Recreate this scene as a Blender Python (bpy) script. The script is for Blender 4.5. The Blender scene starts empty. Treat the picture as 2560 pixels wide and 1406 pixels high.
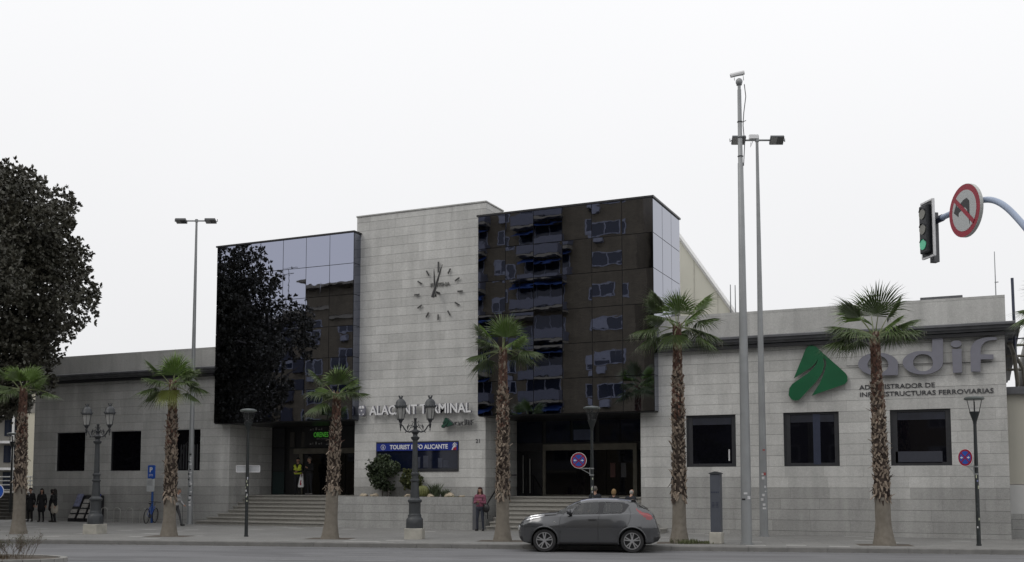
import bpy, bmesh, math, random
import numpy as np
from mathutils import Vector, Matrix
R = math.radians
scene = bpy.context.scene
COL = scene.collection
# ------------------------------------------------------------ camera
cd = bpy.data.cameras.new('camera'); cam = bpy.data.objects.new('camera', cd); COL.objects.link(cam)
cam.location = (0, 0, 1.87); cam.rotation_euler = (R(90 + 4.354), 0, R(24.261))
cd.sensor_width = 36; cd.lens = 36 * 2642 / 2560; cd.shift_y = (1006.2 - 703) / 2560
cd.clip_start = .1; cd.clip_end = 6000
scene.camera = cam
# ------------------------------------------------------------ sky (overcast)
SUN_EL, SUN_AZ = 48, 215            # degrees; azimuth clockwise from +y
world = bpy.data.worlds.new('World'); scene.world = world; world.use_nodes = True
nt = world.node_tree; N = nt.nodes; L = nt.links
bg = N['Background']; bg.inputs['Strength'].default_value = .1
sky = N.new('ShaderNodeTexSky'); sky.sky_type = 'NISHITA'; sky.sun_disc = False
sky.sun_elevation = R(SUN_EL); sky.sun_rotation = R(SUN_AZ); sky.dust_density = 6
tc = N.new('ShaderNodeTexCoord'); sp = N.new('ShaderNodeSeparateXYZ'); L.new(tc.outputs['Generated'], sp.inputs[0])
rmp = N.new('ShaderNodeMapRange'); L.new(sp.outputs['Z'], rmp.inputs['Value'])
rmp.inputs['From Min'].default_value = 0; rmp.inputs['From Max'].default_value = 1
rmp.inputs['To Min'].default_value = 8.7; rmp.inputs['To Max'].default_value = 12.6
nz = N.new('ShaderNodeTexNoise'); nz.inputs['Scale'].default_value = 1.6; nz.inputs['Detail'].default_value = 3
L.new(tc.outputs['Generated'], nz.inputs['Vector'])
nr = N.new('ShaderNodeMapRange'); L.new(nz.outputs['Fac'], nr.inputs['Value'])
nr.inputs['To Min'].default_value = .95; nr.inputs['To Max'].default_value = 1.05
mu = N.new('ShaderNodeMath'); mu.operation = 'MULTIPLY'; L.new(rmp.outputs[0], mu.inputs[0]); L.new(nr.outputs[0], mu.inputs[1])
cc = N.new('ShaderNodeVectorMath'); cc.operation = 'SCALE'; cc.inputs[0].default_value = (.985, .987, 1.002); L.new(mu.outputs[0], cc.inputs['Scale'])
hs = N.new('ShaderNodeHueSaturation'); hs.inputs['Saturation'].default_value = .25; hs.inputs['Value'].default_value = 1.0
L.new(sky.outputs[0], hs.inputs['Color'])
mx = N.new('ShaderNodeMix'); mx.data_type = 'RGBA'; mx.inputs['Factor'].default_value = .93
L.new(hs.outputs[0], mx.inputs['A']); L.new(cc.outputs[0], mx.inputs['B']); L.new(mx.outputs['Result'], bg.inputs['Color'])
sd = bpy.data.lights.new('sun', 'SUN'); sd.energy = .6; sd.angle = R(25); sd.color = (1, .96, .9)
so = bpy.data.objects.new('sun', sd); COL.objects.link(so)
so.rotation_euler = (R(90 - SUN_EL), 0, R(180 - SUN_AZ))
scene.view_settings.view_transform = 'Standard'; scene.view_settings.look = 'None'
scene.view_settings.exposure = 0; scene.view_settings.gamma = 1
scene.cycles.max_bounces = 8; scene.cycles.glossy_bounces = 4; scene.cycles.transmission_bounces = 6
# ------------------------------------------------------------ materials
def newmat(name):
    m = bpy.data.materials.new(name); m.use_nodes = True
    return m, m.node_tree.nodes, m.node_tree.links, m.node_tree.nodes['Principled BSDF']
def mat(name, col, rough=.6, metal=0, var=.12, scale=6, bump=0, coat=0, emit=0, alpha=None, spec=.5, hue=None):
    m, n, l, b = newmat(name)
    b.inputs['Roughness'].default_value = rough; b.inputs['Metallic'].default_value = metal
    b.inputs['Specular IOR Level'].default_value = spec
    b.inputs['Coat Weight'].default_value = coat; b.inputs['Coat Roughness'].default_value = .06
    g = n.new('ShaderNodeNewGeometry')
    t = n.new('ShaderNodeTexNoise'); t.inputs['Scale'].default_value = scale; t.inputs['Detail'].default_value = 5
    l.new(g.outputs['Position'], t.inputs['Vector'])
    r = n.new('ShaderNodeMix'); r.data_type = 'RGBA'
    c2 = hue if hue else tuple(c * (1 + var * 2) for c in col)
    r.inputs['A'].default_value = tuple(max(0, c * (1 - var * 2)) for c in col) + (1,)
    r.inputs['B'].default_value = tuple(min(1, c) for c in c2) + (1,)
    l.new(t.outputs['Fac'], r.inputs['Factor']); l.new(r.outputs['Result'], b.inputs['Base Color'])
    if bump:
        bp = n.new('ShaderNodeBump'); bp.inputs['Strength'].default_value = bump; bp.inputs['Distance'].default_value = .01
        l.new(t.outputs['Fac'], bp.inputs['Height']); l.new(bp.outputs[0], b.inputs['Normal'])
    if emit:
        b.inputs['Emission Color'].default_value = tuple(col) + (1,); b.inputs['Emission Strength'].default_value = emit
    if alpha is not None: b.inputs['Alpha'].default_value = alpha
    return m
def mth(n, l, op, a, b=None, c=None):
    x = n.new('ShaderNodeMath'); x.operation = op
    for i, v in enumerate((a, b, c)):
        if v is None: continue
        if isinstance(v, (int, float)): x.inputs[i].default_value = v
        else: l.new(v, x.inputs[i])
    return x.outputs[0]
def stone(name, base, ch=.385, z0=2.46, bw=1.35, dark_below=None, vline=.45, jd=.55):
    m, n, l, b = newmat(name)
    g = n.new('ShaderNodeNewGeometry'); s = n.new('ShaderNodeSeparateXYZ'); l.new(g.outputs['Position'], s.inputs[0])
    h = mth(n, l, 'ADD', s.outputs['X'], s.outputs['Y'])
    zz = mth(n, l, 'DIVIDE', mth(n, l, 'SUBTRACT', s.outputs['Z'], z0), ch)
    row = mth(n, l, 'FLOOR', zz); fz = mth(n, l, 'FRACT', zz)
    dz = mth(n, l, 'MULTIPLY', mth(n, l, 'MINIMUM', fz, mth(n, l, 'SUBTRACT', 1, fz)), ch)
    wn = n.new('ShaderNodeTexWhiteNoise'); wn.noise_dimensions = '1D'; l.new(row, wn.inputs['W'])
    hx = mth(n, l, 'ADD', mth(n, l, 'DIVIDE', h, bw), wn.outputs['Value'])
    colm = mth(n, l, 'FLOOR', hx); fx = mth(n, l, 'FRACT', hx)
    dx = mth(n, l, 'MULTIPLY', mth(n, l, 'MINIMUM', fx, mth(n, l, 'SUBTRACT', 1, fx)), bw)
    def line(d, w0, w1):
        r = n.new('ShaderNodeMapRange'); l.new(d, r.inputs['Value'])
        r.inputs['From Min'].default_value = w0; r.inputs['From Max'].default_value = w1
        r.inputs['To Min'].default_value = 1; r.inputs['To Max'].default_value = 0
        return r.outputs[0]
    lz = line(dz, .004, .0095); lx = mth(n, l, 'MULTIPLY', line(dx, .003, .008), vline)
    ln = mth(n, l, 'MAXIMUM', lz, lx)
    cmb = n.new('ShaderNodeCombineXYZ'); l.new(row, cmb.inputs[0]); l.new(colm, cmb.inputs[1])
    wb = n.new('ShaderNodeTexWhiteNoise'); wb.noise_dimensions = '3D'; l.new(cmb.outputs[0], wb.inputs['Vector'])
    blk = mth(n, l, 'MULTIPLY_ADD', wb.outputs['Value'], .17, .915)
    def noise(sc, lo, hi, det=4, st=None):
        t = n.new('ShaderNodeTexNoise'); t.inputs['Scale'].default_value = sc; t.inputs['Detail'].default_value = det
        if st:
            mp = n.new('ShaderNodeMapping'); mp.inputs['Scale'].default_value = st; l.new(g.outputs['Position'], mp.inputs[0]); l.new(mp.outputs[0], t.inputs['Vector'])
        else: l.new(g.outputs['Position'], t.inputs['Vector'])
        r = n.new('ShaderNodeMapRange'); l.new(t.outputs['Fac'], r.inputs['Value'])
        r.inputs['From Min'].default_value = .3; r.inputs['From Max'].default_value = .7
        r.inputs['To Min'].default_value = lo; r.inputs['To Max'].default_value = hi
        return r.outputs[0]
    v = mth(n, l, 'MULTIPLY', blk, noise(30, .87, 1.13, 5))
    v = mth(n, l, 'MULTIPLY', v, noise(.9, .9, 1.08, 5))
    v = mth(n, l, 'MULTIPLY', v, noise(2.2, .88, 1.06, 4, (1, 1, .16)))
    v = mth(n, l, 'MULTIPLY', v, noise(9, .92, 1.06, 6, (1, 1, 1.3)))
    v = mth(n, l, 'MULTIPLY', v, noise(4.5, .94, 1.03, 3, (1, 1, .05)))
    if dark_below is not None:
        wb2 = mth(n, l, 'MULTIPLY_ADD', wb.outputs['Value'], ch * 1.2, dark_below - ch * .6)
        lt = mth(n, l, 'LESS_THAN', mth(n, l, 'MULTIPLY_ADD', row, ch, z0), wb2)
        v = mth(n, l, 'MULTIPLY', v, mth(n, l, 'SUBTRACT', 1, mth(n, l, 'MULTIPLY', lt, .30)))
    v = mth(n, l, 'MULTIPLY', v, mth(n, l, 'SUBTRACT', 1, mth(n, l, 'MULTIPLY', ln, jd)))
    sc = n.new('ShaderNodeVectorMath'); sc.operation = 'SCALE'; sc.inputs[0].default_value = base; l.new(v, sc.inputs['Scale'])
    l.new(sc.outputs[0], b.inputs['Base Color']); b.inputs['Roughness'].default_value = .75
    bp = n.new('ShaderNodeBump'); bp.inputs['Strength'].default_value = .5; bp.inputs['Distance'].default_value = .01
    l.new(mth(n, l, 'SUBTRACT', v, ln), bp.inputs['Height']); l.new(bp.outputs[0], b.inputs['Normal'])
    return m
def mirror_mat(name, col, wave):
    m, n, l, b = newmat(name)
    b.inputs['Metallic'].default_value = 1; b.inputs['Roughness'].default_value = .012
    g = n.new('ShaderNodeNewGeometry')
    mp = n.new('ShaderNodeMapping'); mp.inputs['Scale'].default_value = (1, 1, 1.7); l.new(g.outputs['Position'], mp.inputs[0])
    t = n.new('ShaderNodeTexNoise'); t.inputs['Scale'].default_value = 1.1; t.inputs['Detail'].default_value = 2.0; l.new(mp.outputs[0], t.inputs['Vector'])
    bp = n.new('ShaderNodeBump'); bp.inputs['Strength'].default_value = 1; bp.inputs['Distance'].default_value = wave
    l.new(t.outputs['Fac'], bp.inputs['Height']); l.new(bp.outputs[0], b.inputs['Normal'])
    # faint vertical dirt streaks
    mp2 = n.new('ShaderNodeMapping'); mp2.inputs['Scale'].default_value = (9, 9, .5); l.new(g.outputs['Position'], mp2.inputs[0])
    t2 = n.new('ShaderNodeTexNoise'); t2.inputs['Scale'].default_value = 1; t2.inputs['Detail'].default_value = 4; l.new(mp2.outputs[0], t2.inputs['Vector'])
    r = n.new('ShaderNodeMapRange'); l.new(t2.outputs['Fac'], r.inputs['Value'])
    r.inputs['From Min'].default_value = .62; r.inputs['From Max'].default_value = .8; r.inputs['To Min'].default_value = .012; r.inputs['To Max'].default_value = .09
    l.new(r.outputs[0], b.inputs['Roughness'])
    b.inputs['Base Color'].default_value = (*col, 1)
    return m
M = {}
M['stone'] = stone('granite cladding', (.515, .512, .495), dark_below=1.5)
M['stone_low'] = stone('planter granite', (.34, .34, .33), ch=.33, z0=-.02, bw=1.15, vline=.6)
M['step'] = mat('step stone', (.30, .29, .265), .7, var=.12, scale=9, bump=.3)
M['parapet'] = stone('parapet cladding', (.46, .458, .442), ch=.9, z0=7.2, bw=1.6, vline=.25, jd=.25)
M['cornice'] = mat('dark cornice', (.10, .102, .11), .55, var=.25, scale=3, bump=.3)
M['cornice_shadow'] = mat('cornice gap shadow', (.02, .02, .023), .6)  # near-black: the gap shadow is put into the colour
M['mirror'] = mirror_mat('tinted mirror glass', (.30, .318, .40), .0011)
M['mirror_side'] = mirror_mat('side mirror glass', (.27, .285, .345), .0006)  # front glass retinted here to set the side's sky reflection
M['black'] = mat('black metal', (.012, .012, .014), .4, var=.2)
M['joint'] = mat('panel joint', (.008, .008, .01), .7)
M['pane'] = mat('dark window glass', (.004, .004, .006), .03, var=.2, spec=.45)
M['pane_blue'] = mat('bluish dark glass', (.006, .009, .022), .04, var=.2, spec=.35)
M['frame'] = mat('dark window frame', (.028, .029, .033), .45, var=.2)
M['metal_light'] = mat('brushed door frame', (.16, .15, .125), .35, metal=.6, var=.2, scale=3)
M['green_panel'] = mat('dark green panel', (.018, .035, .036), .5)
M['white'] = mat('white enamel', (.72, .72, .73), .45, var=.04)
M['grey_letter'] = mat('grey letter face', (.19, .19, .225), .4, var=.06)
M['green_logo'] = mat('green logo face', (.008, .10, .04), .35, var=.12, scale=2)
M['steel'] = mat('brushed steel edge', (.42, .42, .40), .35, metal=.7, var=.1)
M['letter_dark'] = mat('dark lettering', (.05, .05, .055), .5)
M['blue_banner'] = mat('blue banner', (.004, .02, .21), .45, var=.08)
M['red'] = mat('red paint', (.30, .008, .028), .45, var=.1)
M['blue'] = mat('blue paint', (.015, .07, .36), .4, var=.1)
M['green_lit'] = mat('lit green letters', (.10, .5, .05), .5, emit=.25, var=.05)
M['paper'] = mat('pale sticker', (.55, .55, .56), .6, var=.25, scale=30)
M['cream'] = mat('cream sheet metal', (.62, .61, .53), .6, var=.05, scale=.7)
M['white_sheet'] = mat('white flashing', (.75, .75, .74), .5, var=.04)
# ------------------------------------------------------------ mesh helpers
class MB:
    def __init__(s): s.v = []; s.f = []; s.m = []
    def add(s, vs, fs, mi=0):
        o = len(s.v); s.v += [tuple(p) for p in vs]; s.f += [tuple(i + o for i in f) for f in fs]; s.m += [mi] * len(fs); return s
    def box(s, x0, x1, y0, y1, z0, z1, mi=0):
        return s.add([(x0,y0,z0),(x1,y0,z0),(x1,y1,z0),(x0,y1,z0),(x0,y0,z1),(x1,y0,z1),(x1,y1,z1),(x0,y1,z1)],
                     [(0,3,2,1),(4,5,6,7),(0,1,5,4),(1,2,6,5),(2,3,7,6),(3,0,4,7)], mi)
    def obox(s, c, ax, ay, az, mi=0):
        c, ax, ay, az = map(Vector, (c, ax, ay, az))
        vs = [c + ax*i + ay*j + az*k for k in (-1,1) for j in (-1,1) for i in (-1,1)]
        return s.add(vs, [(0,2,3,1),(4,5,7,6),(0,1,5,4),(1,3,7,5),(3,2,6,7),(2,0,4,6)], mi)
    def tube(s, pts, r, n=8, mi=0, cap=True):
        pts = [Vector(p) for p in pts]; rs = r if isinstance(r, (list, tuple)) else [r]*len(pts)
        up = None; vs = []
        for i, p in enumerate(pts):
            d = (pts[min(i+1, len(pts)-1)] - pts[max(i-1, 0)])
            d = d.normalized() if d.length > 1e-9 else Vector((0,0,1))
            if up is None: up = Vector((1,0,0)) if abs(d.x) < .9 else Vector((0,1,0))
            a = (up - d*up.dot(d))
            a = a.normalized() if a.length > 1e-6 else d.orthogonal().normalized()
            up = a; b = d.cross(a)
            for k in range(n):
                t = 2*math.pi*k/n; vs.append(p + (a*math.cos(t) + b*math.sin(t))*rs[i])
        fs = [(i*n+k, i*n+(k+1)%n, (i+1)*n+(k+1)%n, (i+1)*n+k) for i in range(len(pts)-1) for k in range(n)]
        if cap: fs += [tuple(range(n-1,-1,-1)), tuple((len(pts)-1)*n+k for k in range(n))]
        return s.add(vs, fs, mi)
    def lathe(s, prof, c=(0,0,0), n=16, mi=0, rot=0):
        vs = [(c[0]+r*math.cos(rot+2*math.pi*k/n), c[1]+r*math.sin(rot+2*math.pi*k/n), c[2]+z) for r, z in prof for k in range(n)]
        fs = [(i*n+k, i*n+(k+1)%n, (i+1)*n+(k+1)%n, (i+1)*n+k) for i in range(len(prof)-1) for k in range(n)]
        fs += [tuple(range(n-1,-1,-1)), tuple((len(prof)-1)*n+k for k in range(n))]
        return s.add(vs, fs, mi)
    def prism(s, poly, fn, d0, d1, mi=0):
        n = len(poly); vs = [fn(a, b, d0) for a, b in poly] + [fn(a, b, d1) for a, b in poly]
        fs = [tuple(range(n)), tuple(range(2*n-1, n-1, -1))] + [(i, n+i, n+(i+1)%n, (i+1)%n) for i in range(n)]
        return s.add(vs, fs, mi)
    def ball(s, c, r, n=10, m=7, mi=0):
        rx, ry, rz = r if isinstance(r, (tuple, list)) else (r, r, r)
        vs = [(c[0], c[1], c[2]-rz)] + [(c[0]+rx*math.sin(math.pi*j/m)*math.cos(2*math.pi*k/n), c[1]+ry*math.sin(math.pi*j/m)*math.sin(2*math.pi*k/n), c[2]-rz*math.cos(math.pi*j/m)) for j in range(1, m) for k in range(n)] + [(c[0], c[1], c[2]+rz)]
        fs = [(0, 1+(k+1)%n, 1+k) for k in range(n)]
        fs += [(1+(j*n)+k, 1+j*n+(k+1)%n, 1+(j+1)*n+(k+1)%n, 1+(j+1)*n+k) for j in range(m-2) for k in range(n)]
        t = len(vs)-1; fs += [(t, 1+(m-2)*n+k, 1+(m-2)*n+(k+1)%n) for k in range(n)]
        return s.add(vs, fs, mi)
    def build(s, name, mats, parent=None, smooth=False, label=None, fix=True):
        me = bpy.data.meshes.new(name)
        off = Vector((0,0,0)); p = parent
        while p is not None: off += p.location; p = p.parent
        me.from_pydata([tuple(Vector(v)-off) for v in s.v], [], s.f)
        mats = mats if isinstance(mats, (list, tuple)) else [mats]
        for m in mats: me.materials.append(M[m] if isinstance(m, str) else m)
        if len(mats) > 1: me.polygons.foreach_set('material_index', s.m)
        if fix:
            bm = bmesh.new(); bm.from_mesh(me); bmesh.ops.recalc_face_normals(bm, faces=bm.faces); bm.to_mesh(me); bm.free()
        if smooth:
            me.polygons.foreach_set('use_smooth', [True]*len(me.polygons))
            try: me.set_sharp_from_angle(angle=R(40))
            except Exception: pass
        o = bpy.data.objects.new(name, me); COL.objects.link(o); o.parent = parent
        if label: o['label'] = label
        return o
def tag(o, label=None, cat=None, group=None, kind=None):
    if label: o['label'] = label
    if cat: o['category'] = cat
    if group: o['group'] = group
    if kind: o['kind'] = kind
    return o
def thing(name, label, cat, loc=(0,0,0), group=None):
    o = bpy.data.objects.new(name, None); COL.objects.link(o); o.location = loc; o.empty_display_size = .3
    return tag(o, label, cat, group)
def copy_tree(o, parent=None):
    c = o.copy(); COL.objects.link(c); c.parent = parent
    for ch in list(o.children): copy_tree(ch, c)
    return c
def text_geo(txt, size, extrude=.01, offset=0, align='LEFT', xs=1.0, sp=1.0, shear=0):
    cu = bpy.data.curves.new('t', 'FONT'); cu.body = txt; cu.size = size; cu.extrude = extrude; cu.offset = offset
    cu.align_x = align; cu.space_character = sp; cu.shear = shear; cu.resolution_u = 3
    o = bpy.data.objects.new('t', cu); COL.objects.link(o); dg = bpy.context.evaluated_depsgraph_get()
    me = o.evaluated_get(dg).to_mesh(); vs = [(v.co.x*xs, v.co.y, v.co.z) for v in me.vertices]; fs = [tuple(p.vertices) for p in me.polygons]
    bpy.data.objects.remove(o); bpy.data.curves.remove(cu)
    return vs, fs
def fit_text(mb, txt, x0, x1, z0, h, y, depth, offset=0, mi=0, xd=(1,0,0)):
    """capital letters of height h with baseline z0, from x0 to x1 on a wall facing -y, front face at y"""
    vs, fs = text_geo(txt, h/.73*1.0, depth/2, offset)
    a = min(v[0] for v in vs); b = max(v[0] for v in vs); k = (x1-x0)/(b-a); zb = 0
    mb.add([(x0+(v[0]-a)*k, y+depth/2 - v[2], z0+v[1]) for v in vs], fs, mi)
def curve_geo(loops, extrude):
    cu = bpy.data.curves.new('c', 'CURVE'); cu.dimensions = '2D'; cu.fill_mode = 'BOTH'; cu.extrude = extrude
    for lp in loops:
        s = cu.splines.new('POLY'); s.points.add(len(lp)-1)
        for p, (a, b) in zip(s.points, lp): p.co = (a, b, 0, 1)
        s.use_cyclic_u = True
    o = bpy.data.objects.new('c', cu); COL.objects.link(o); dg = bpy.context.evaluated_depsgraph_get()
    me = o.evaluated_get(dg).to_mesh(); vs = [tuple(v.co) for v in me.vertices]; fs = [tuple(p.vertices) for p in me.polygons]
    bpy.data.objects.remove(o); bpy.data.curves.remove(cu)
    return vs, fs
def wall_open(mb, x0, x1, z0, z1, y0, y1, ops, mi=0):
    """wall slab with rectangular openings (x0,x1,z0,z1), cut into butting boxes"""
    xs = sorted(set([x0, x1] + [o[0] for o in ops] + [o[1] for o in ops])); 
    for a, b in zip(xs[:-1], xs[1:]):
        cuts = sorted([(o[2], o[3]) for o in ops if o[0] <= a + 1e-6 and o[1] >= b - 1e-6]); z = z0
        for c0, c1 in cuts:
            if c0 > z: mb.box(a, b, y0, y1, z, c0, mi)
            z = c1
        if z < z1: mb.box(a, b, y0, y1, z, z1, mi)
rnd = random.Random(7)
# ------------------------------------------------------------ ground
def ground_mat(name, base, kind):
    m, n, l, b = newmat(name)
    g = n.new('ShaderNodeNewGeometry'); rot = n.new('ShaderNodeMapping'); rot.inputs['Rotation'].default_value = (0, 0, R(-14)); l.new(g.outputs['Position'], rot.inputs[0])
    def noise(sc, lo, hi, det=4, f0=.3, f1=.7, st=None):
        t = n.new('ShaderNodeTexNoise'); t.inputs['Scale'].default_value = sc; t.inputs['Detail'].default_value = det
        src = rot.outputs[0]
        if st:
            mp = n.new('ShaderNodeMapping'); mp.inputs['Scale'].default_value = st; l.new(src, mp.inputs[0]); src = mp.outputs[0]
        l.new(src, t.inputs['Vector'])
        r = n.new('ShaderNodeMapRange'); l.new(t.outputs['Fac'], r.inputs['Value'])
        r.inputs['From Min'].default_value = f0; r.inputs['From Max'].default_value = f1
        r.inputs['To Min'].default_value = lo; r.inputs['To Max'].default_value = hi
        return r.outputs[0]
    v = mth(n, l, 'MULTIPLY', noise(.35, .9, 1.1), noise(60 if kind == 'road' else 14, .82, 1.18, 6))
    if kind == 'road':
        v = mth(n, l, 'MULTIPLY', v, noise(1, .88, 1.08, 2, st=(.01, .9, 1)))
        v = mth(n, l, 'MULTIPLY', v, noise(1, .84, 1.12, 5, st=(.12, 2.2, 1)))
        v = mth(n, l, 'MULTIPLY', v, noise(1.0, 1, .78, 3, .56, .60, st=(.22, 1.3, 1)))
    else:
        s = n.new('ShaderNodeSeparateXYZ'); l.new(rot.outputs[0], s.inputs[0])
        px = mth(n, l, 'DIVIDE', s.outputs['X'], .6); py = mth(n, l, 'DIVIDE', s.outputs['Y'], .4)
        cx = mth(n, l, 'FLOOR', px); cy = mth(n, l, 'FLOOR', py)
        c = n.new('ShaderNodeCombineXYZ'); l.new(cx, c.inputs[0]); l.new(cy, c.inputs[1])
        w = n.new('ShaderNodeTexWhiteNoise'); l.new(c.outputs[0], w.inputs['Vector'])
        v = mth(n, l, 'MULTIPLY', v, mth(n, l, 'MULTIPLY_ADD', w.outputs['Value'], .14, .93))
        hi = mth(n, l, 'GREATER_THAN', w.outputs['Value'], .965)
        v = mth(n, l, 'MULTIPLY', v, mth(n, l, 'MULTIPLY_ADD', hi, .45, 1))
        fx = mth(n, l, 'FRACT', px); fy = mth(n, l, 'FRACT', py)
        jx = mth(n, l, 'LESS_THAN', fx, .02); jy = mth(n, l, 'LESS_THAN', fy, .035)
        v = mth(n, l, 'MULTIPLY', v, mth(n, l, 'SUBTRACT', 1, mth(n, l, 'MULTIPLY', mth(n, l, 'MAXIMUM', jx, jy), .22)))
    sc = n.new('ShaderNodeVectorMath'); sc.operation = 'SCALE'; sc.inputs[0].default_value = base; l.new(v, sc.inputs['Scale'])
    l.new(sc.outputs[0], b.inputs['Base Color']); b.inputs['Roughness'].default_value = .8
    bp = n.new('ShaderNodeBump'); bp.inputs['Strength'].default_value = .4; bp.inputs['Distance'].default_value = .006; l.new(v, bp.inputs['Height']); l.new(bp.outputs[0], b.inputs['Normal'])
    return m
M['asphalt'] = ground_mat('asphalt', (.155, .156, .162), 'road')
M['paving'] = ground_mat('paving', (.20, .198, .19), 'pave')
M['kerb'] = mat('kerb stone', (.17, .167, .16), .8, var=.18, scale=3, bump=.3)
M['earth'] = mat('dry earth', (.09, .075, .06), .95, var=.35, scale=8)
M['line'] = mat('worn road paint', (.27, .27, .27), .8, var=.3, scale=5)
KS, K0 = .252, 32.85
def kerb(u, off=0):        # kerb foot line; off = distance behind it
    return K0 + KS*u + off*1.031
RZ = -.14
mb = MB(); mb.box(-3000, 3000, -3000, 3000, RZ-.5, RZ-.02)
tag(mb.build('ground', 'earth'), kind='structure')
mb = MB(); mb.add([(-400, kerb(-400), RZ), (-400, kerb(-400)-29.5-KS*0, RZ), (400, kerb(400)-29.5, RZ), (400, kerb(400), RZ)], [(0,1,2,3)])
tag(mb.build('road', 'asphalt'), kind='structure')
mb = MB(); mb.add([(-160, kerb(-160, .32), 0), (160, kerb(160, .32), 0), (160, 190, 0), (-160, 190, 0)], [(0,1,2,3)])
tag(mb.build('pavement', 'paving'), kind='structure')
mb = MB(); mb.add([(-400, kerb(-400)-29.5, -.004), (-400, kerb(-400)-60, -.004), (400, kerb(400)-60, -.004), (400, kerb(400)-29.5, -.004)], [(0,1,2,3)])
mb.add([(-400, kerb(-400)-29.5, -.004), (400, kerb(400)-29.5, -.004), (400, kerb(400)-29.5, RZ-.01), (-400, kerb(-400)-29.5, RZ-.01)], [(0,1,2,3)])
tag(mb.build('opposite_pavement', 'paving'), kind='structure')
# kerb stones, each 1 m with a small chamfer, drawn as one long kerb
mb = MB(); L1 = 1.08; k = 0; du = Vector((1, KS, 0)).normalized(); dn = Vector((-KS, 1, 0)).normalized()
for i in range(-62, 30):
    o = Vector((i*L1, kerb(i*L1), 0)); jz = rnd.uniform(-.004, .004)
    e = .008
    pr = [(0, RZ-.05), (0, -.02+jz), (.02, .004+jz), (.315, .004+jz), (.315, RZ-.05)]
    a = [o + du*e*.5 + dn*p + Vector((0,0,q)) for p, q in pr]; b = [v + du*(L1*1.031*1.0-e) for v in a]
    mb.add(a+b, [(0,1,2,3,4),(9,8,7,6,5)] + [(j, 5+j, 5+(j+1)%5, (j+1)%5) for j in range(5)])
tag(mb.build('kerb', 'kerb'), kind='structure')
def strip(a, b, w, mb):
    a = Vector((*a, RZ+.004)); b = Vector((*b, RZ+.004)); d = (b-a).normalized(); q = Vector((-d.y, d.x, 0))*w/2
    mb.add([a-q, b-q, b+q, a+q], [(0,1,2,3)])
mb = MB()
for i in range(-70, 34): 
    u = i*.9; strip((u, kerb(u)-.06), (u+.86, kerb(u+.86)-.06), .07+.03*rnd.random(), mb)
strip((-26.8, 24.2), (-20.7, 25.85), .05, mb); strip((-17.15, 26.1), (-14.2, 26.9), .09, mb)
strip((-17.3, 24.4), (-14.1, 25.25), .09, mb); strip((-17.3, 22.95), (-14.0, 23.8), .09, mb)
strip((-30, 24.9), (-24.5, 26.3), .05, mb)
tag(mb.build('road_markings', 'line'), kind='structure')
# ------------------------------------------------------------ station building
V = 38.9
LW, RW = -31.75, -12.13
st = thing('station_building', 'grey stone railway terminal with two black mirror glass boxes flanking a stone tower', 'station', (-22, 40, 0))
lops = [(-42.57, -40.64, 2.44, 4.36), (-38.99, -37.05, 2.44, 4.36), (-35.2, -33.45, 2.44, 4.36)]
rops = [(-10.35, -8.48, 2.46, 4.385), (-6.75, -4.81, 2.46, 4.4), (-3.1, -1.14, 2.46, 4.4)]
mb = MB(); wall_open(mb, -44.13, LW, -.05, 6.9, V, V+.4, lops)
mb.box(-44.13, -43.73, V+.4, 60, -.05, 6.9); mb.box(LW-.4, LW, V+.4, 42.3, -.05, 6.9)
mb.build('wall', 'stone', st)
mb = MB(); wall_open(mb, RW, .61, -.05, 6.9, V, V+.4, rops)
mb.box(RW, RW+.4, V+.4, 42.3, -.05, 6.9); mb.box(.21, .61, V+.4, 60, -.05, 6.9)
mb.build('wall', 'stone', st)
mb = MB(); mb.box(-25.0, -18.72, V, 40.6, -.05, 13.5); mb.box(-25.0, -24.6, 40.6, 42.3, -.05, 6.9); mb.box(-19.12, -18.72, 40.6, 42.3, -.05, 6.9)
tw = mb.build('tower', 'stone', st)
mb = MB(); mb.box(-25.03, -18.69, V-.03, 40.63, 13.5, 13.56); mb.build('coping', 'parapet', tw)
# parapets and cornices
for x0, x1, ci in ((-44.05, -32.2, 0), (-11.5, .66, 1)):
    mb = MB(); mb.box(x0, x1, V+.1, V+.4, 7.1, 8.2); mb.box(x1-.3 if ci else x0, x1 if ci else x0+.3, V+.4, 60, 7.1, 8.2)
    pr = mb.build('parapet', 'parapet', st)
    c0, c1 = (x0-.2, -32.25) if not ci else (-11.35, .93)
    prof = [(V, 6.82), (38.78, 6.82), (38.78, 6.93), (38.62, 6.95), (38.60, 7.0), (38.50, 7.03), (38.48, 7.12), (38.40, 7.13), (38.40, 7.2), (38.47, 7.23), (V+.15, 7.25), (V+.15, 6.9), (V, 6.9)]
    mb = MB(); mb.prism(prof, lambda a, b, d: (d, a, b), c0, c1)
    if ci: mb.prism([(V+.93-.32-a+0.0, b) for a, b in prof], lambda a, b, d: (a, d, b), V+.16, 60)
    cn = mb.build('cornice', 'cornice', st)
    mb = MB(); mb.box(c0+.01, c1-.3, 38.64, 38.775, 6.80, 6.915); mb.build('shadow_strip', 'cornice_shadow', cn)  # dark strip standing in for the shadow gap under the cornice
mb = MB(); mb.box(-43.7, .2, 42.3, 60, 7.0, 7.3); mb.build('roof', 'parapet', st)
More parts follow.
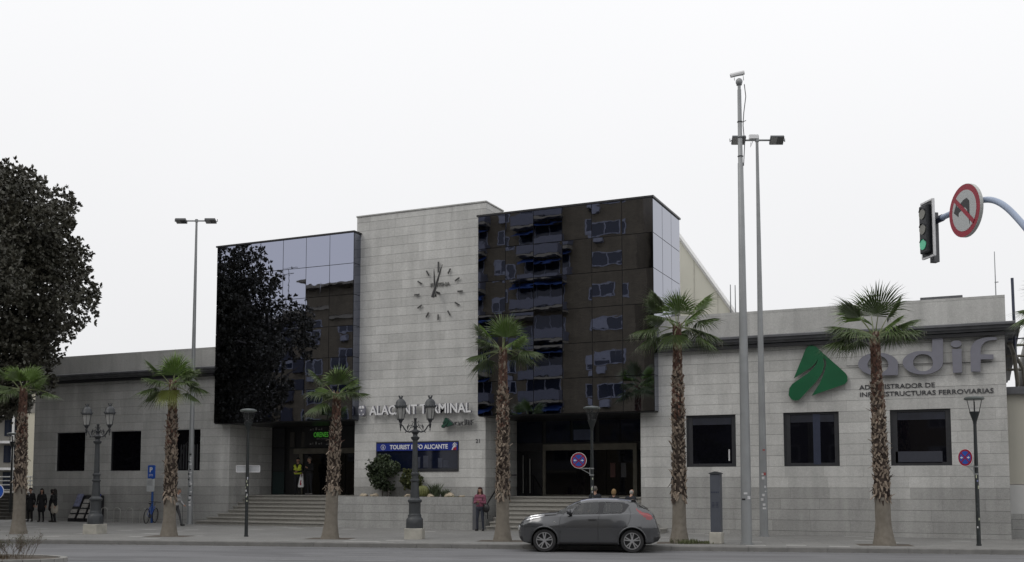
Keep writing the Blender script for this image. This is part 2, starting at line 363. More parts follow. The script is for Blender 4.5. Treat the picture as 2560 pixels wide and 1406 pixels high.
# windows
def window(x0, x1, z0, z1, y, lab=None, mull=(), frame=.07, inner=True, pane='pane', dep=.1):
    fr = MB(); f = frame
    wall_open(fr, x0, x1, z0, z1, y+dep-.03, y+dep+.05, [(x0+f, x1-f, z0+f, z1-f)])
    o = fr.build('window', 'frame', st, label=lab)
    mb = MB(); mb.box(x0+f, x1-f, y+dep, y+dep+.02, z0+f, z1-f); mb.build('pane', pane, o)
    if inner:
        mb = MB(); t = .16
        wall_open(mb, x0+f, x1-f, z0+f, z1-f, y+dep-.012, y+dep-.002, [(x0+f+t, x1-f-.1, z0+f+.05, z1-f-.02)])
        mb.build('inner_frame', 'frame', o)
    for a, b, m in mull:
        mb = MB(); mb.box(a, b, y+dep-.016, y+dep-.003, z0+f, z1-f); mb.build('mullion', m, o)
    return o
M['mull_blue'] = mat('slate blue mullion', (.03, .037, .065), .4)
M['soft_white'] = mat('curtain', (.12, .12, .13), .8)
for i, (a, b, c, d) in enumerate(lops):
    w = window(a, b, c, d, V, frame=.03, inner=False, pane='pane', lab='third window, with bars and an arch imitating its reflection' if i == 2 else None)
    if i == 2:
        mb = MB()
        for k in range(7): mb.box(a+.5+k*.16, a+.58+k*.16, V+.094, V+.098, c+.06, d-.7)
        mb.tube([(a+.42+.5*t*t, V+.088, c+.05+1.3*t) for t in [j/8 for j in range(9)]], .03, 5, 1)
        mb.build('pane_overlay', [mat('reflection bars', (.03, .03, .034), .7), 'black'], w)  # bars and arch shaped to imitate the reflection in this pane
for i, (a, b, c, d) in enumerate(rops):
    mm = [[], [(-5.72, -5.47, 'mull_blue')], []][i]
    w = window(a, b, c, d, V, mull=mm)
    mb = MB(); mb.box(a+.24, b-.18, V+.086, V+.088, d-.36, d-.10); mb.build('pane_overlay', mat('dark blue band', (.013, .015, .025), .5, var=.4, scale=3), w)  # dark blue band across the top of the pane
    if i == 0:
        mb = MB(); mb.box(-8.78, -8.73, V+.09, V+.095, 2.68, 3.1); mb.build('notice', 'paper', w)
    if i == 2:
        mb = MB(); mb.box(a+.15, b-.3, V+.088, V+.094, 2.55, 2.95); mb.build('reflection_strip', mat('window counter', (.035, .038, .052), .5), w)  # paler strip painted for the bright reflection low in this pane
# glass boxes
def glass_box(x0, x1, y0, y1, z0, z1, seed):
    r = random.Random(seed); core = MB(); core.box(x0+.02, x1-.02, y0+.03, y1-.02, z0, z1-.02)
    g = core.build('glass_box', 'joint', st)
    mb = MB(); n = 6
    for i in range(n):
        for j in range(n):
            a = x0 + (x1-x0)*i/n + .012; b = x0 + (x1-x0)*(i+1)/n - .012
            c = z0 + (z1-z0)*j/n + .012; d = z0 + (z1-z0)*(j+1)/n - .012
            tx, tz = r.uniform(-.006, .006), r.uniform(-.006, .006)
            def yy(x, z): return y0 + tx*(x-(a+b)/2) + tz*(z-(c+d)/2) + 0.004
            mb.add([(a, yy(a,c), c), (b, yy(b,c), c), (b, yy(b,d), d), (a, yy(a,d), d)], [(0,1,2,3)])
    mb.build('mirror_facade', 'mirror', g, fix=False)
    mb = MB(); m = 3
    for i in range(m):
        for j in range(n):
            a = y0 + .02 + (y1-y0-.02)*i/m + .012; b = y0 + (y1-y0)*(i+1)/m - .012
            c = z0 + (z1-z0)*j/n + .012; d = z0 + (z1-z0)*(j+1)/n - .012
            mb.add([(x1, a, c), (x1, b, c), (x1, b, d), (x1, a, d)], [(0,1,2,3)])
    mb.build('side_glazing', 'mirror_side', g, fix=False)
    mb = MB(); mb.box(x0-.04, x1+.05, y0-.05, y1+.03, z1-.01, z1+.06); mb.build('cap', 'black', g)
    mb = MB(); mb.box(x0+.03, x1-.03, y0+.05, y1-.03, z0-.03, z0-.004); mb.build('soffit', 'black', g)
glass_box(-32.24, -24.80, 38.35, 42.2, 4.57, 12.72, 3)
glass_box(-18.82, -11.40, 38.35, 42.2, 4.57, 12.76, 4)
# recess back walls
YD = 42.0
for a, b in ((LW, -25.0), (-18.72, RW)): mb = MB(); mb.box(a, b, 40.35, 42.6, -.05, 1.303); mb.build('landing', 'step', st)
def steps(x0, x1, side, name='stairs'):
    mb = MB(); zt = 1.304/8
    for k in range(8):
        y0 = 37.9 + k*.335; y1 = 40.35
        a, b = x0, x1
        ext = max(0, (3-k))*.33
        if side < 0: a = x0 - ext
        else: b = x1 + ext
        zz0, zz1 = k*zt, (k+1)*zt
        if k < 3:
            ye = V-.002
            mb.box(a, b, y0+.02, ye, zz0-(0 if k else .1), zz1-.045); mb.box(a-(.02 if side < 0 else 0), b+(.02 if side > 0 else 0), y0-.035, ye, zz1-.045, zz1)
            mb.box(x0+.002, x1-.002, ye, y1, zz0+.001, zz1)
        else:
            mb.box(x0+.002, x1-.002, y0+.02, y1, zz0+.001, zz1-.045); mb.box(x0+.002, x1-.002, y0-.035, y1, zz1-.045, zz1)
    return mb.build(name, 'step', st)
steps(LW, -25.6, -1); steps(-18.2, RW, 1)
# left entrance
M['dark_in'] = mat('dark interior wall', (.02, .019, .02), .5)
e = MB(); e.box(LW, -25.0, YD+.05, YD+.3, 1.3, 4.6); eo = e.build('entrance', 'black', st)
def pan(par, x0, x1, z0, z1, y, m, name, t=.02): mb = MB(); mb.box(x0, x1, y, y+t, z0, z1); return mb.build(name, m, par)
pan(eo, -31.63, -30.95, 1.31, 2.4, YD-.01, 'green_panel', 'panel'); pan(eo, -31.63, -30.95, 2.45, 3.52, YD-.01, 'frame', 'panel')
pan(eo, -31.63, -30.95, 3.6, 4.5, YD-.01, 'frame', 'panel')
mt = mat('dim lobby wall', (.06, .055, .05), .6)
pan(eo, -30.66, -30.05, 2.45, 3.5, YD-.01, mt, 'panel'); pan(eo, -30.64, -30.38, 3.58, 4.3, YD-.01, mt, 'panel'); pan(eo, -29.98, -29.8, 3.58, 4.3, YD-.01, mt, 'panel')
h = MB(); h.box(-30.4, -25.0, YD-.06, YD+.04, 3.25, 3.5); h.box(-30.06, -29.86, YD-.06, YD+.04, 1.31, 3.25); h.build('door_frame', 'metal_light', eo)
for a, b in ((-29.84, -28.7), (-28.66, -27.5), (-27.46, -26.3), (-26.26, -25.05)): pan(eo, a, b, 1.32, 3.22, YD, 'pane', 'door')
pan(eo, -29.7, -25.05, 3.56, 4.55, YD-.03, 'pane', 'transom')
# right entrance
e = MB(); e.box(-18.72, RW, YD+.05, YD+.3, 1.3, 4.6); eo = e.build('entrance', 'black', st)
h = MB(); h.box(-17.46, -13.25, YD-.06, YD+.04, 3.25, 3.51); h.box(-17.46, -17.33, YD-.06, YD+.04, 1.31, 3.25); h.box(-13.42, -13.25, YD-.06, YD+.04, 1.31, 3.25); h.box(-17.33, -13.42, YD-.05, YD+.04, 1.31, 1.36)
h.box(-13.1, -12.14, YD-.05, YD+.04, 3.25, 3.5); h.build('door_frame', 'metal_light', eo)
for a, b in ((-18.68, -18.2), (-18.16, -17.5), (-17.32, -15.9), (-15.88, -14.6), (-14.58, -13.43), (-13.2, -12.2)): 
    d = pan(eo, a, b, 1.37, 3.24, YD, 'pane', 'door')
for x, z1 in ((-18.36, 3.05), (-18.04, 2.9)):
    mb = MB(); mb.tube([(x, YD-.09, 1.42), (x, YD-.09, z1)], .018, 6); mb.build('door_handle', 'steel', d)
for a, b in ((-18.68, -17.5), (-17.32, -16.2), (-16.1, -15.1), (-14.9, -14.0), (-13.95, -13.0)):
    pan(eo, a, b, 3.58, 4.5, YD-.01, 'pane_blue', 'transom')
pan(eo, -16.05, -15.15, 3.68, 4.12, YD-.03, mat('dim blue screen', (.06, .075, .13), .4), 'screen')
for a, c in ((-14.42, (.06, .018, .012)), (-13.95, (.05, .05, .055))): pan(eo, a, a+.22, 2.1, 2.7, YD-.014, mat('poster', c, .5), 'poster')
# tourist office window
TX0, TX1 = -23.9, -19.94
fr = MB(); wall_open(fr, TX0, TX1, 2.34, 3.6, V-.03, V-.003, [(TX0+.05, TX1-.05, 2.39, 3.55)]); w = fr.build('window', 'frame', st)
mb = MB(); mb.box(TX0+.05, TX1-.05, V-.012, V-.004, 2.39, 3.55); mb.build('pane', 'pane_blue', w)
pan(w, TX0+.06, TX1-.06, 2.4, 2.46, V-.02, 'frame', 'sill', .006)
mg = mat('faint posters', (.035, .04, .06), .6, var=.3)
for a, b, c, d in ((-22.0, -21.75, 2.5, 2.95), (-21.6, -21.35, 2.5, 3.0), (-20.9, -20.7, 2.5, 2.9), (-20.65, -20.4, 2.5, 2.8)): pan(w, a, b, c, d, V-.017, mg, 'poster', .003)
# planter
mb = MB(); mb.box(-25.55, -18.78, 37.86, 38.16, -.05, 1.30); mb.box(-25.55, -25.25, 38.16, V-.002, -.05, 1.30); mb.box(-19.08, -18.78, 38.16, V-.002, -.05, 1.30)
pl = thing('stone_planter', 'long raised granite planter wall under the tourist office window', 'planter', (-22, 38, 0))
mb.build('wall', 'stone_low', pl)
mb = MB(); mb.box(-25.25, -19.08, 38.16, V-.003, 1.0, 1.24); mb.build('soil', 'earth', pl)
mb = MB(); mb.box(-18.775, -18.63, 37.84, 38.1, 0, 1.3); mb.build('end_plate', 'cornice', pl)
# handrail of right stairs
mb = MB(); mb.tube([(-18.55, 38.6, .95), (-18.55, 40.5, 2.2), (-18.55, 41.6, 2.2)], .03, 6)
for y, z0, z1 in ((38.75, .4, 1.05), (40.5, 1.3, 2.2)): mb.tube([(-18.55, y, z0), (-18.55, y, z1)], .02, 6)
tag(mb.build('handrail', 'black', None, True), 'black handrail climbing the right flight of steps beside the tower', 'handrail')
# ------------------------------------------------------------ lettering on the facade
def yzfn(a, b, d): return (a, d, b)
sg = thing('station_name_sign', 'raised white capital letters ALACANT TERMINAL with a train symbol', 'sign', (-21.7, 38.8, 4.9))
X = {'A': 0}
def letters(par, txt, x0, x1, z0, h, y, depth, face, side, off=.0, name='letter'):
    vs, fs = text_geo(txt, h/.73, depth/2, off); a = min(v[0] for v in vs); b = max(v[0] for v in vs); k = (x1-x0)/(b-a)
    # lay out one letter per child
    cu = []; xx = 0
    import itertools
    adv = 0; words = []
    for i, ch in enumerate(txt):
        if ch == ' ': continue
        pre, _ = text_geo(txt[:i+1], h/.73, depth/2, off); only, f = text_geo(ch, h/.73, depth/2, off)
        right = max(v[0] for v in pre); r2 = max(v[0] for v in only)
        sh = right - r2
        m = MB(); P = [(x0+(v[0]+sh-a)*k, y+depth/2-v[2], z0+v[1]) for v in only]
        lat = 1
        m.v = P; m.f = [tuple(q) for q in f]; 
        ys = [p[1] for p in P]; y_f = min(ys)
        m.m = [0 if all(abs(P[j][1]-y_f) < 1e-5 for j in q) else 1 for q in f]
        m.build(name, [face, side], par)
letters(sg, 'ALACANT TERMINAL', -24.12, -19.27, 4.76, .40, 38.64, .13, 'white', 'grey_letter', .012)
mb = MB()
def rr(x0, x1, z0, z1, r, n=5):
    o = []
    for cx, cz, a0 in ((x1-r, z0+r, -90), (x1-r, z1-r, 0), (x0+r, z1-r, 90), (x0+r, z0+r, 180)):
        o += [(cx+r*math.cos(R(a0+90*i/n)), cz+r*math.sin(R(a0+90*i/n))) for i in range(n+1)]
    return o
mb.prism(rr(-24.68, -24.36, 4.73, 5.2, .12), yzfn, 38.66, 38.78)
ic = mb.build('train_symbol', 'grey_letter', sg)
for pts in ([(-24.655,5.05),(-24.655,5.1),(-24.62,5.16),(-24.535,5.175),(-24.535,5.05)], [(-24.505,5.05),(-24.505,5.175),(-24.42,5.16),(-24.385,5.1),(-24.385,5.05)]):
    mb = MB(); mb.prism(pts, yzfn, 38.65, 38.659); mb.build('window_mark', 'white', ic)
for x, z, r in ((-24.52, 4.955, .035), (-24.61, 4.8, .03), (-24.43, 4.8, .03)): mb = MB(); mb.prism([(x+r*math.cos(t*.524), z+r*math.sin(t*.524)) for t in range(12)], yzfn, 38.65, 38.659); mb.build('headlight_mark', 'white', ic)
mb = MB(); mb.box(-24.62, -24.35, 38.7, 38.78, 4.64, 4.7); mb.build('bracket', 'steel', sg)
EMB = [(-6.31,5.67),(-5.87,6.77),(-5.78,6.86),(-5.66,6.89),(-5.52,6.83),(-4.53,5.79),(-4.46,5.66),(-4.46,5.49),(-4.55,5.37),(-5.7,4.98),(-5.42,5.42),(-5.24,5.86),(-5.17,6.18),(-5.2,6.32),(-5.27,6.39),(-5.235,6.14),(-5.31,5.85),(-5.54,5.49),(-6.14,4.84),(-6.27,4.81),(-6.41,4.86),(-6.51,5.03),(-6.48,5.29),(-6.37,5.45),(-5.85,5.81),(-5.61,6.03),(-5.49,6.22),(-5.45,6.37),(-5.53,6.22),(-5.71,6.04),(-5.95,5.89)]
LA = [[(-3.43,5.6),(-3.57,5.62),(-3.71,5.65),(-3.83,5.7),(-3.93,5.76),(-4.01,5.84),(-4.07,5.92),(-4.09,6.0),(-4.08,6.09),(-4.05,6.17),(-3.98,6.25),(-3.89,6.31),(-3.78,6.36),(-3.65,6.39),(-3.51,6.4),(-3.37,6.4),(-3.23,6.38),(-3.1,6.34),(-2.98,6.28),(-2.89,6.22),(-2.82,6.14),(-2.78,6.06),(-2.77,5.97),(-2.78,5.59),(-3.14,5.6)],[(-3.08,5.97),(-3.11,5.85),(-3.16,5.79),(-3.21,5.75),(-3.28,5.71),(-3.35,5.69),(-3.43,5.69),(-3.5,5.7),(-3.58,5.73),(-3.64,5.76),(-3.69,5.81),(-3.73,5.87),(-3.76,5.94),(-3.77,6.0),(-3.76,6.07),(-3.73,6.13),(-3.69,6.19),(-3.63,6.23),(-3.56,6.27),(-3.49,6.28),(-3.41,6.29),(-3.34,6.28),(-3.26,6.25),(-3.2,6.21),(-3.15,6.16),(-3.11,6.1)]]
LD = [[(-1.32,5.96),(-1.34,5.88),(-1.37,5.8),(-1.43,5.74),(-1.52,5.68),(-1.62,5.63),(-1.73,5.6),(-1.85,5.58),(-1.98,5.58),(-2.1,5.59),(-2.23,5.62),(-2.34,5.66),(-2.44,5.72),(-2.52,5.79),(-2.57,5.86),(-2.61,5.94),(-2.62,6.02),(-2.61,6.1),(-2.57,6.17),(-2.5,6.24),(-2.42,6.3),(-2.32,6.34),(-2.21,6.38),(-2.08,6.39),(-1.95,6.39),(-1.66,6.35),(-1.64,6.82),(-1.3,6.81)],[(-1.64,5.97),(-1.67,5.84),(-1.71,5.79),(-1.76,5.74),(-1.83,5.71),(-1.89,5.69),(-1.97,5.69),(-2.04,5.7),(-2.1,5.72),(-2.16,5.76),(-2.21,5.81),(-2.25,5.87),(-2.27,5.93),(-2.28,6.0),(-2.27,6.07),(-2.24,6.13),(-2.2,6.18),(-2.15,6.23),(-2.09,6.26),(-2.02,6.28),(-1.95,6.28),(-1.88,6.27),(-1.81,6.25),(-1.75,6.21),(-1.7,6.16),(-1.67,6.1)]]
LI1 = [[(-1.03,6.41),(-.73,6.4),(-.73,5.59),(-1.02,5.59)]]
LI2 = [[(-.89+.17*math.cos(t*.2618), 6.575+.12*math.sin(t*.2618)) for t in range(24)]]
LF = [[(-.46,5.61),(-.46,6.29),(-.41,6.5),(-.27,6.66),(-.05,6.74),(.14,6.75),(.37,6.74),(.37,6.64),(.17,6.64),(0,6.59),(-.11,6.46),(-.14,6.32),(-.14,6.18),(.25,6.16),(.25,6.0),(-.15,6.01),(-.16,5.6)]]
def plate(par, loops, y, depth, face, side, name, tr=lambda a, b: (a, b)):
    vs, fs = curve_geo([[tr(a, b) for a, b in lp] for lp in loops], depth/2)
    P = [(a, y+depth/2-c, b) for a, b, c in vs]; m = MB(); m.v = P; m.f = fs; yf = min(p[1] for p in P)
    m.m = [0 if all(abs(P[j][1]-yf) < 1e-5 for j in q) else 1 for q in fs]; return m.build(name, [face, side], par)
cs = thing('company_sign', 'large green arrow emblem with big grey letters on the stone wall', 'sign', (-3, 38.8, 5.8))
M['logo_edge'] = mat('logo edge', (.30, .31, .27), .4)
plate(cs, [EMB], 38.70, .12, 'green_logo', 'logo_edge', 'emblem', lambda a, b: (a, 4.81+(b-4.81)*.95))
for lp in (LA, LD): plate(cs, lp, 38.70, .13, 'grey_letter', mat('letter edge', (.11, .11, .12), .5), 'letter')
li = plate(cs, LI1, 38.70, .13, 'grey_letter', 'letter_dark', 'letter'); plate(li, LI2, 38.70, .13, 'grey_letter', 'letter_dark', 'dot'); plate(cs, LF, 38.70, .13, 'grey_letter', 'letter_dark', 'letter')
mb = MB(); mb.tube([(-4.5, 38.85, 6.0), (.2, 38.85, 5.93)], .012, 5); mb.build('cable', 'letter_dark', cs)
# small version over the tourist window
k = .43
tr = lambda a, b: (-20.62 + (a+6.51)*(1.45/6.88), 4.13 + (b-4.81)*.205)
s2 = thing('company_sign', 'small green and grey company sign under the station name', 'sign', (-19.9, 38.8, 4.3))
tr2 = lambda a, b: (-20.62 + (a+6.51)*.26, 4.13 + (b-4.81)*.205)
plate(s2, [EMB], 38.62, .16, mat('small logo green', (.012, .055, .035), .4), 'cornice', 'emblem', tr2)
gb = mat('small letters', (.10, .10, .10), .5)
for lp in (LA, LD, LI1, LI2, LF): plate(s2, lp, 38.66, .12, gb, 'cornice', 'letter', lambda a, b: (-20.07 + (a+4.09)*(.90/4.46), 4.22 + (b-5.59)*.2))
sb = thing('company_lettering', 'two thin dark lines of lettering below the big grey letters', 'sign', (-2, 38.9, 5))
mb = MB(); fit_text(mb, 'ADMINISTRADOR DE', -4.09, -1.61, 5.145, .165, V-.025, .02, .002); mb.build('lettering', 'letter_dark', sb)
mb = MB(); fit_text(mb, 'INFRAESTRUCTURAS FERROVIARIAS', -4.07, .22, 4.885, .165, V-.025, .02, .002); mb.build('lettering', 'letter_dark', sb)
# tourist banner
tb = thing('tourist_office_banner', 'blue banner reading TOURIST INFO ALICANTE across the top of the window', 'banner', (-21.9, 38.85, 3.4))
mb = MB(); mb.box(TX0+.04, TX1-.02, V-.06, V-.034, 3.215, 3.54); mb.build('board', 'blue_banner', tb)
mb = MB(); fit_text(mb, 'TOURIST INFO ALICANTE', -23.2, -20.42, 3.285, .19, V-.07, .008, .006); mb.build('lettering', 'white', tb)
mb = MB()
c = (-23.53, 3.375)
mb2 = [[(c[0]+.115*math.cos(t*.2), c[1]+.115*math.sin(t*.2)) for t in range(31)], [(c[0]+.1*math.cos(t*.2), c[1]+.1*math.sin(t*.2)) for t in range(31)]]
vs, fs = curve_geo(mb2, .003); mb.add([(a, V-.066-cc_, b) for a, b, cc_ in vs], fs)
mb.box(c[0]-.018, c[0]+.018, V-.07, V-.062, c[1]-.06, c[1]+.025); mb.box(c[0]-.018, c[0]+.018, V-.07, V-.062, c[1]+.04, c[1]+.07); mb.build('info_symbol', 'white', tb)
mb = MB(); mb.prism([(-20.2, 3.225), (-20.02, 3.225), (-20.02, 3.36), (-20.08, 3.36), (-20.16, 3.3)], yzfn, V-.067, V-.061); mb.build('red_patch', 'red', tb)
mb = MB(); mb.prism([(-20.24,3.225),(-20.2,3.225),(-20.14,3.33),(-20.08,3.4),(-20.12,3.42),(-20.19,3.34)], yzfn, V-.069, V-.063)
for t in range(8):
    a = t*.785; mb.prism([(-20.1, 3.43), (-20.1+.09*math.cos(a-.2), 3.43+.09*math.sin(a-.2)), (-20.1+.11*math.cos(a), 3.43+.11*math.sin(a)), (-20.1+.09*math.cos(a+.2), 3.43+.09*math.sin(a+.2))], yzfn, V-.069-t*.0004, V-.063)
mb.build('palm_symbol', 'white', tb)
# arcade sign in left entrance
ms = thing('entrance_sign', 'black sign board with green lettering ORENES above the left doors', 'sign', (-28.5, 41.9, 4))
mb = MB(); mb.box(-29.72, -26.6, YD-.12, YD-.07, 3.56, 4.53); mb.build('board', 'black', ms)
mb = MB(); fit_text(mb, 'ORENES', -29.2, -28.38, 4.03, .24, YD-.13, .008, .002); mb.build('lettering', 'green_lit', ms)
mb = MB(); fit_text(mb, 'Apuestas y salon de juego', -29.05, -28.42, 3.93, .05, YD-.13, .006, .004)
sc_ = mat('small sign symbols', (.30, .30, .30), .5)
for z in (3.68, 4.36):
    for q, w_ in enumerate((.09, .03, .07, .1, .05)):
        x = -29.42 + q*.16; mb.box(x, x+w_, YD-.13, YD-.122, z, z+.05+.04*((q*7) % 3))
mb.box(-28.5, -28.2, YD-.13, YD-.122, 3.66, 3.7); mb.build('small_print', sc_, ms)
# house number
mb = MB(); fit_text(mb, '21', -19.15, -18.98, 3.5, .17, V-.02, .016, .0); tag(mb.build('house_number', 'letter_dark'), 'small dark house number on the tower corner', 'number')
# ------------------------------------------------------------ clock
ck = thing('wall_clock', 'large wall clock of dark bar markers and two tapered hands on the tower', 'clock', (-20.9, 38.9, 9.85))
CX, CZ = -20.9, 9.83
M['clock_dark'] = mat('clock dark face', (.03, .03, .032), .4)
M['clock_rim'] = mat('clock rim', (.20, .20, .19), .45)
for h_ in range(12):
    a = R(90-30*h_); rad, hl, hw = (1.03, .125, .033) if h_ else (1.1, .235, .038)
    d = Vector((math.cos(a), 0, math.sin(a))); q = Vector((-math.sin(a), 0, math.cos(a)))
    c = Vector((CX, V-.075, CZ)) + d*rad
    mb = MB(); mb.obox(c, d*hl, q*hw, (0, .014, 0), 1); mb.obox(c+Vector((0, -.017, 0)), d*(hl-.014), q*(hw-.013), (0, .003, 0), 0)
    mb.obox(c+Vector((0, .044, 0)), d*.02, q*.012, (0, .03, 0), 1)
    mb.build('hour_marker', ['clock_dark', 'clock_rim'], ck)
def hand(ang, ln, tail, w, y, nm):
    a = R(90-ang); d = Vector((math.cos(a), 0, math.sin(a))); q = Vector((-math.sin(a), 0, math.cos(a))); c = Vector((CX, y, CZ))
    mb = MB()
    for s_, dy, mi in ((1, 0, 1), (.62, -.022, 0)):
        P = [c - d*tail*(.92 if mi == 0 else 1) + q*w*s_, c - d*tail*(.92 if mi == 0 else 1) - q*w*s_, c + d*ln*(.9 if mi == 0 else 1) - q*.015*s_, c + d*ln*(.9 if mi == 0 else 1) + q*.015*s_]
        o = Vector((0, dy, 0)); t = Vector((0, .02, 0))
        mb.add([p+o for p in P] + [p+o+t for p in P], [(0,1,2,3),(7,6,5,4),(0,4,5,1),(1,5,6,2),(2,6,7,3),(3,7,4,0)], mi)
    mb.build(nm, ['clock_dark', 'clock_rim'], ck)
hand(-3, .98, .22, .07, 38.52, 'hour_hand'); hand(18.5, 1.18, .26, .085, 38.46, 'minute_hand')
mb = MB(); mb.tube([(CX, 38.44, CZ), (CX, V, CZ)], .05, 10); mb.build('spindle', 'clock_dark', ck)
mb = MB(); fit_text(mb, 'FESTINA', -21.3, -20.36, 10.13, .15, V-.05, .045, .006); mb.build('maker_lettering', 'clock_rim', ck)
# ------------------------------------------------------------ shed behind, masts
sh = thing('train_shed', 'pale cream sheet metal train shed with a sloping roof edge behind the glass box', 'building', (-20, 46, 0))
zs = lambda u: 12.85 - (u+12.41)*(12.85-9.34)/2.35
mb = MB(); mb.prism([(-24, 7), (-24, 14.0), (-13.2, 14.0), (-9.96, zs(-9.96)), (-9.96, 7)], yzfn, 46, 46.8); wl = mb.build('wall', 'cream', sh)
mb = MB()
for x in np.arange(-13.9, -10, 1.05): mb.box(x, x+.03, 45.98, 45.995, 7.2, min(15, zs(x))-.05)
mb.build('seam', mat('sheet seams', (.5, .49, .43), .6), wl)
mb = MB(); mb.tube([(-13.1, 45.9, zs(-13.1)+.1), (-9.86, 45.9, zs(-9.86)+.1)], .1, 4); mb.build('roof_trim', 'white_sheet', sh)
mb = MB(); mb.box(-10.45, -9.95, 45.85, 45.98, 9.15, 9.3); mb.tube([(-9.98, 45.9, 7.2), (-9.98, 45.9, 9.3)], .05, 6); mb.build('downpipe', 'cornice', sh)
mm = mat('galvanised mast', (.28, .29, .3), .4, metal=.5)
def mast(x, y, z0, z1, r, lab, grp=None, cat='mast'):
    mb = MB(); mb.tube([(x, y, z0), (x, y, z1)], [r, r*.6], 6)
    if z1-z0 > 2:
        for z in (z0+.4, (z0+z1)/2): mb.box(x-.03, x+.1, y-.02, y+.02, z, z+.03)
    return tag(mb.build('antenna_mast', mm), lab, cat, grp)
mast(-9.72, 44, 7.3, 10.21, .03, 'left of two thin masts on the roof beside the cream shed', 'twin masts'); mast(-9.52, 44, 7.3, 10.17, .03, 'right of two thin masts on the roof beside the cream shed', 'twin masts')
mast(.42, 42, 8.0, 10.3, .022, 'very thin whip antenna above the parapet near the right roof corner')
mb = MB(); mb.box(-2.16, -.7, 42, 43.5, 7.3, 8.78); tag(mb.build('roof_unit', 'cornice'), 'low dark rooftop unit behind the right parapet', 'roof unit')
# ------------------------------------------------------------ right neighbour
nb = thing('annexe_building', 'low beige annexe with a dark fascia against the station at the right edge', 'building', (4, 41, 0))
M['beige'] = mat('beige render', (.42, .405, .35), .7, var=.04, scale=1); M['pale_panel'] = mat('pale panel', (.5, .5, .49), .6, var=.06, scale=2)
mb = MB(); mb.box(.62, 9, 39.5, 50, 1.83, 4.85); mb.build('upper_wall', 'beige', nb)
mb = MB(); mb.box(.62, 9, 39.45, 50, .83, 1.80); mb.build('lower_wall', 'pale_panel', nb)
mb = MB(); mb.box(.62, 9, 39.44, 50, -.05, .828); mb.build('plinth', 'stone_low', nb)
mb = MB(); mb.box(.62, 9.1, 39.3, 50, 4.851, 5.1); mb.build('fascia', 'cornice', nb)
mb = MB(); mb.box(1.4, 9, 43, 55, 5.1, 7.4); mb.build('rear_wall', mat('white painted blockwork', (.55,.55,.54), .9, var=.15, scale=5, bump=1), nb)
mb = MB()
for z in (6.0, 6.5, 6.9): mb.tube([(.7, 42.6, z), (6, 42.6, z-.1)], .05, 6)
mb.tube([(.78, 39.6, 6.6), (.9, 40.2, 6.3), (1.0, 40.4, 5.2)], .07, 8); mb.tube([(.75, 41, 6.8), (1.2, 41.4, 5.9), (1.25, 41.5, 5.1)], .06, 8)
mb.build('pipes', 'metal_light', nb)
mb = MB(); mb.tube([(.98, 41, 5.1), (.95, 41, 9.1)], .05, 8); mb.tube([(.5, 41, 6.9), (1.4, 41, 6.95)], .025, 6)
tag(mb.build('pipe_pole', 'mull_blue'), 'tall bluish pipe rising beside the right corner of the station', 'pole')
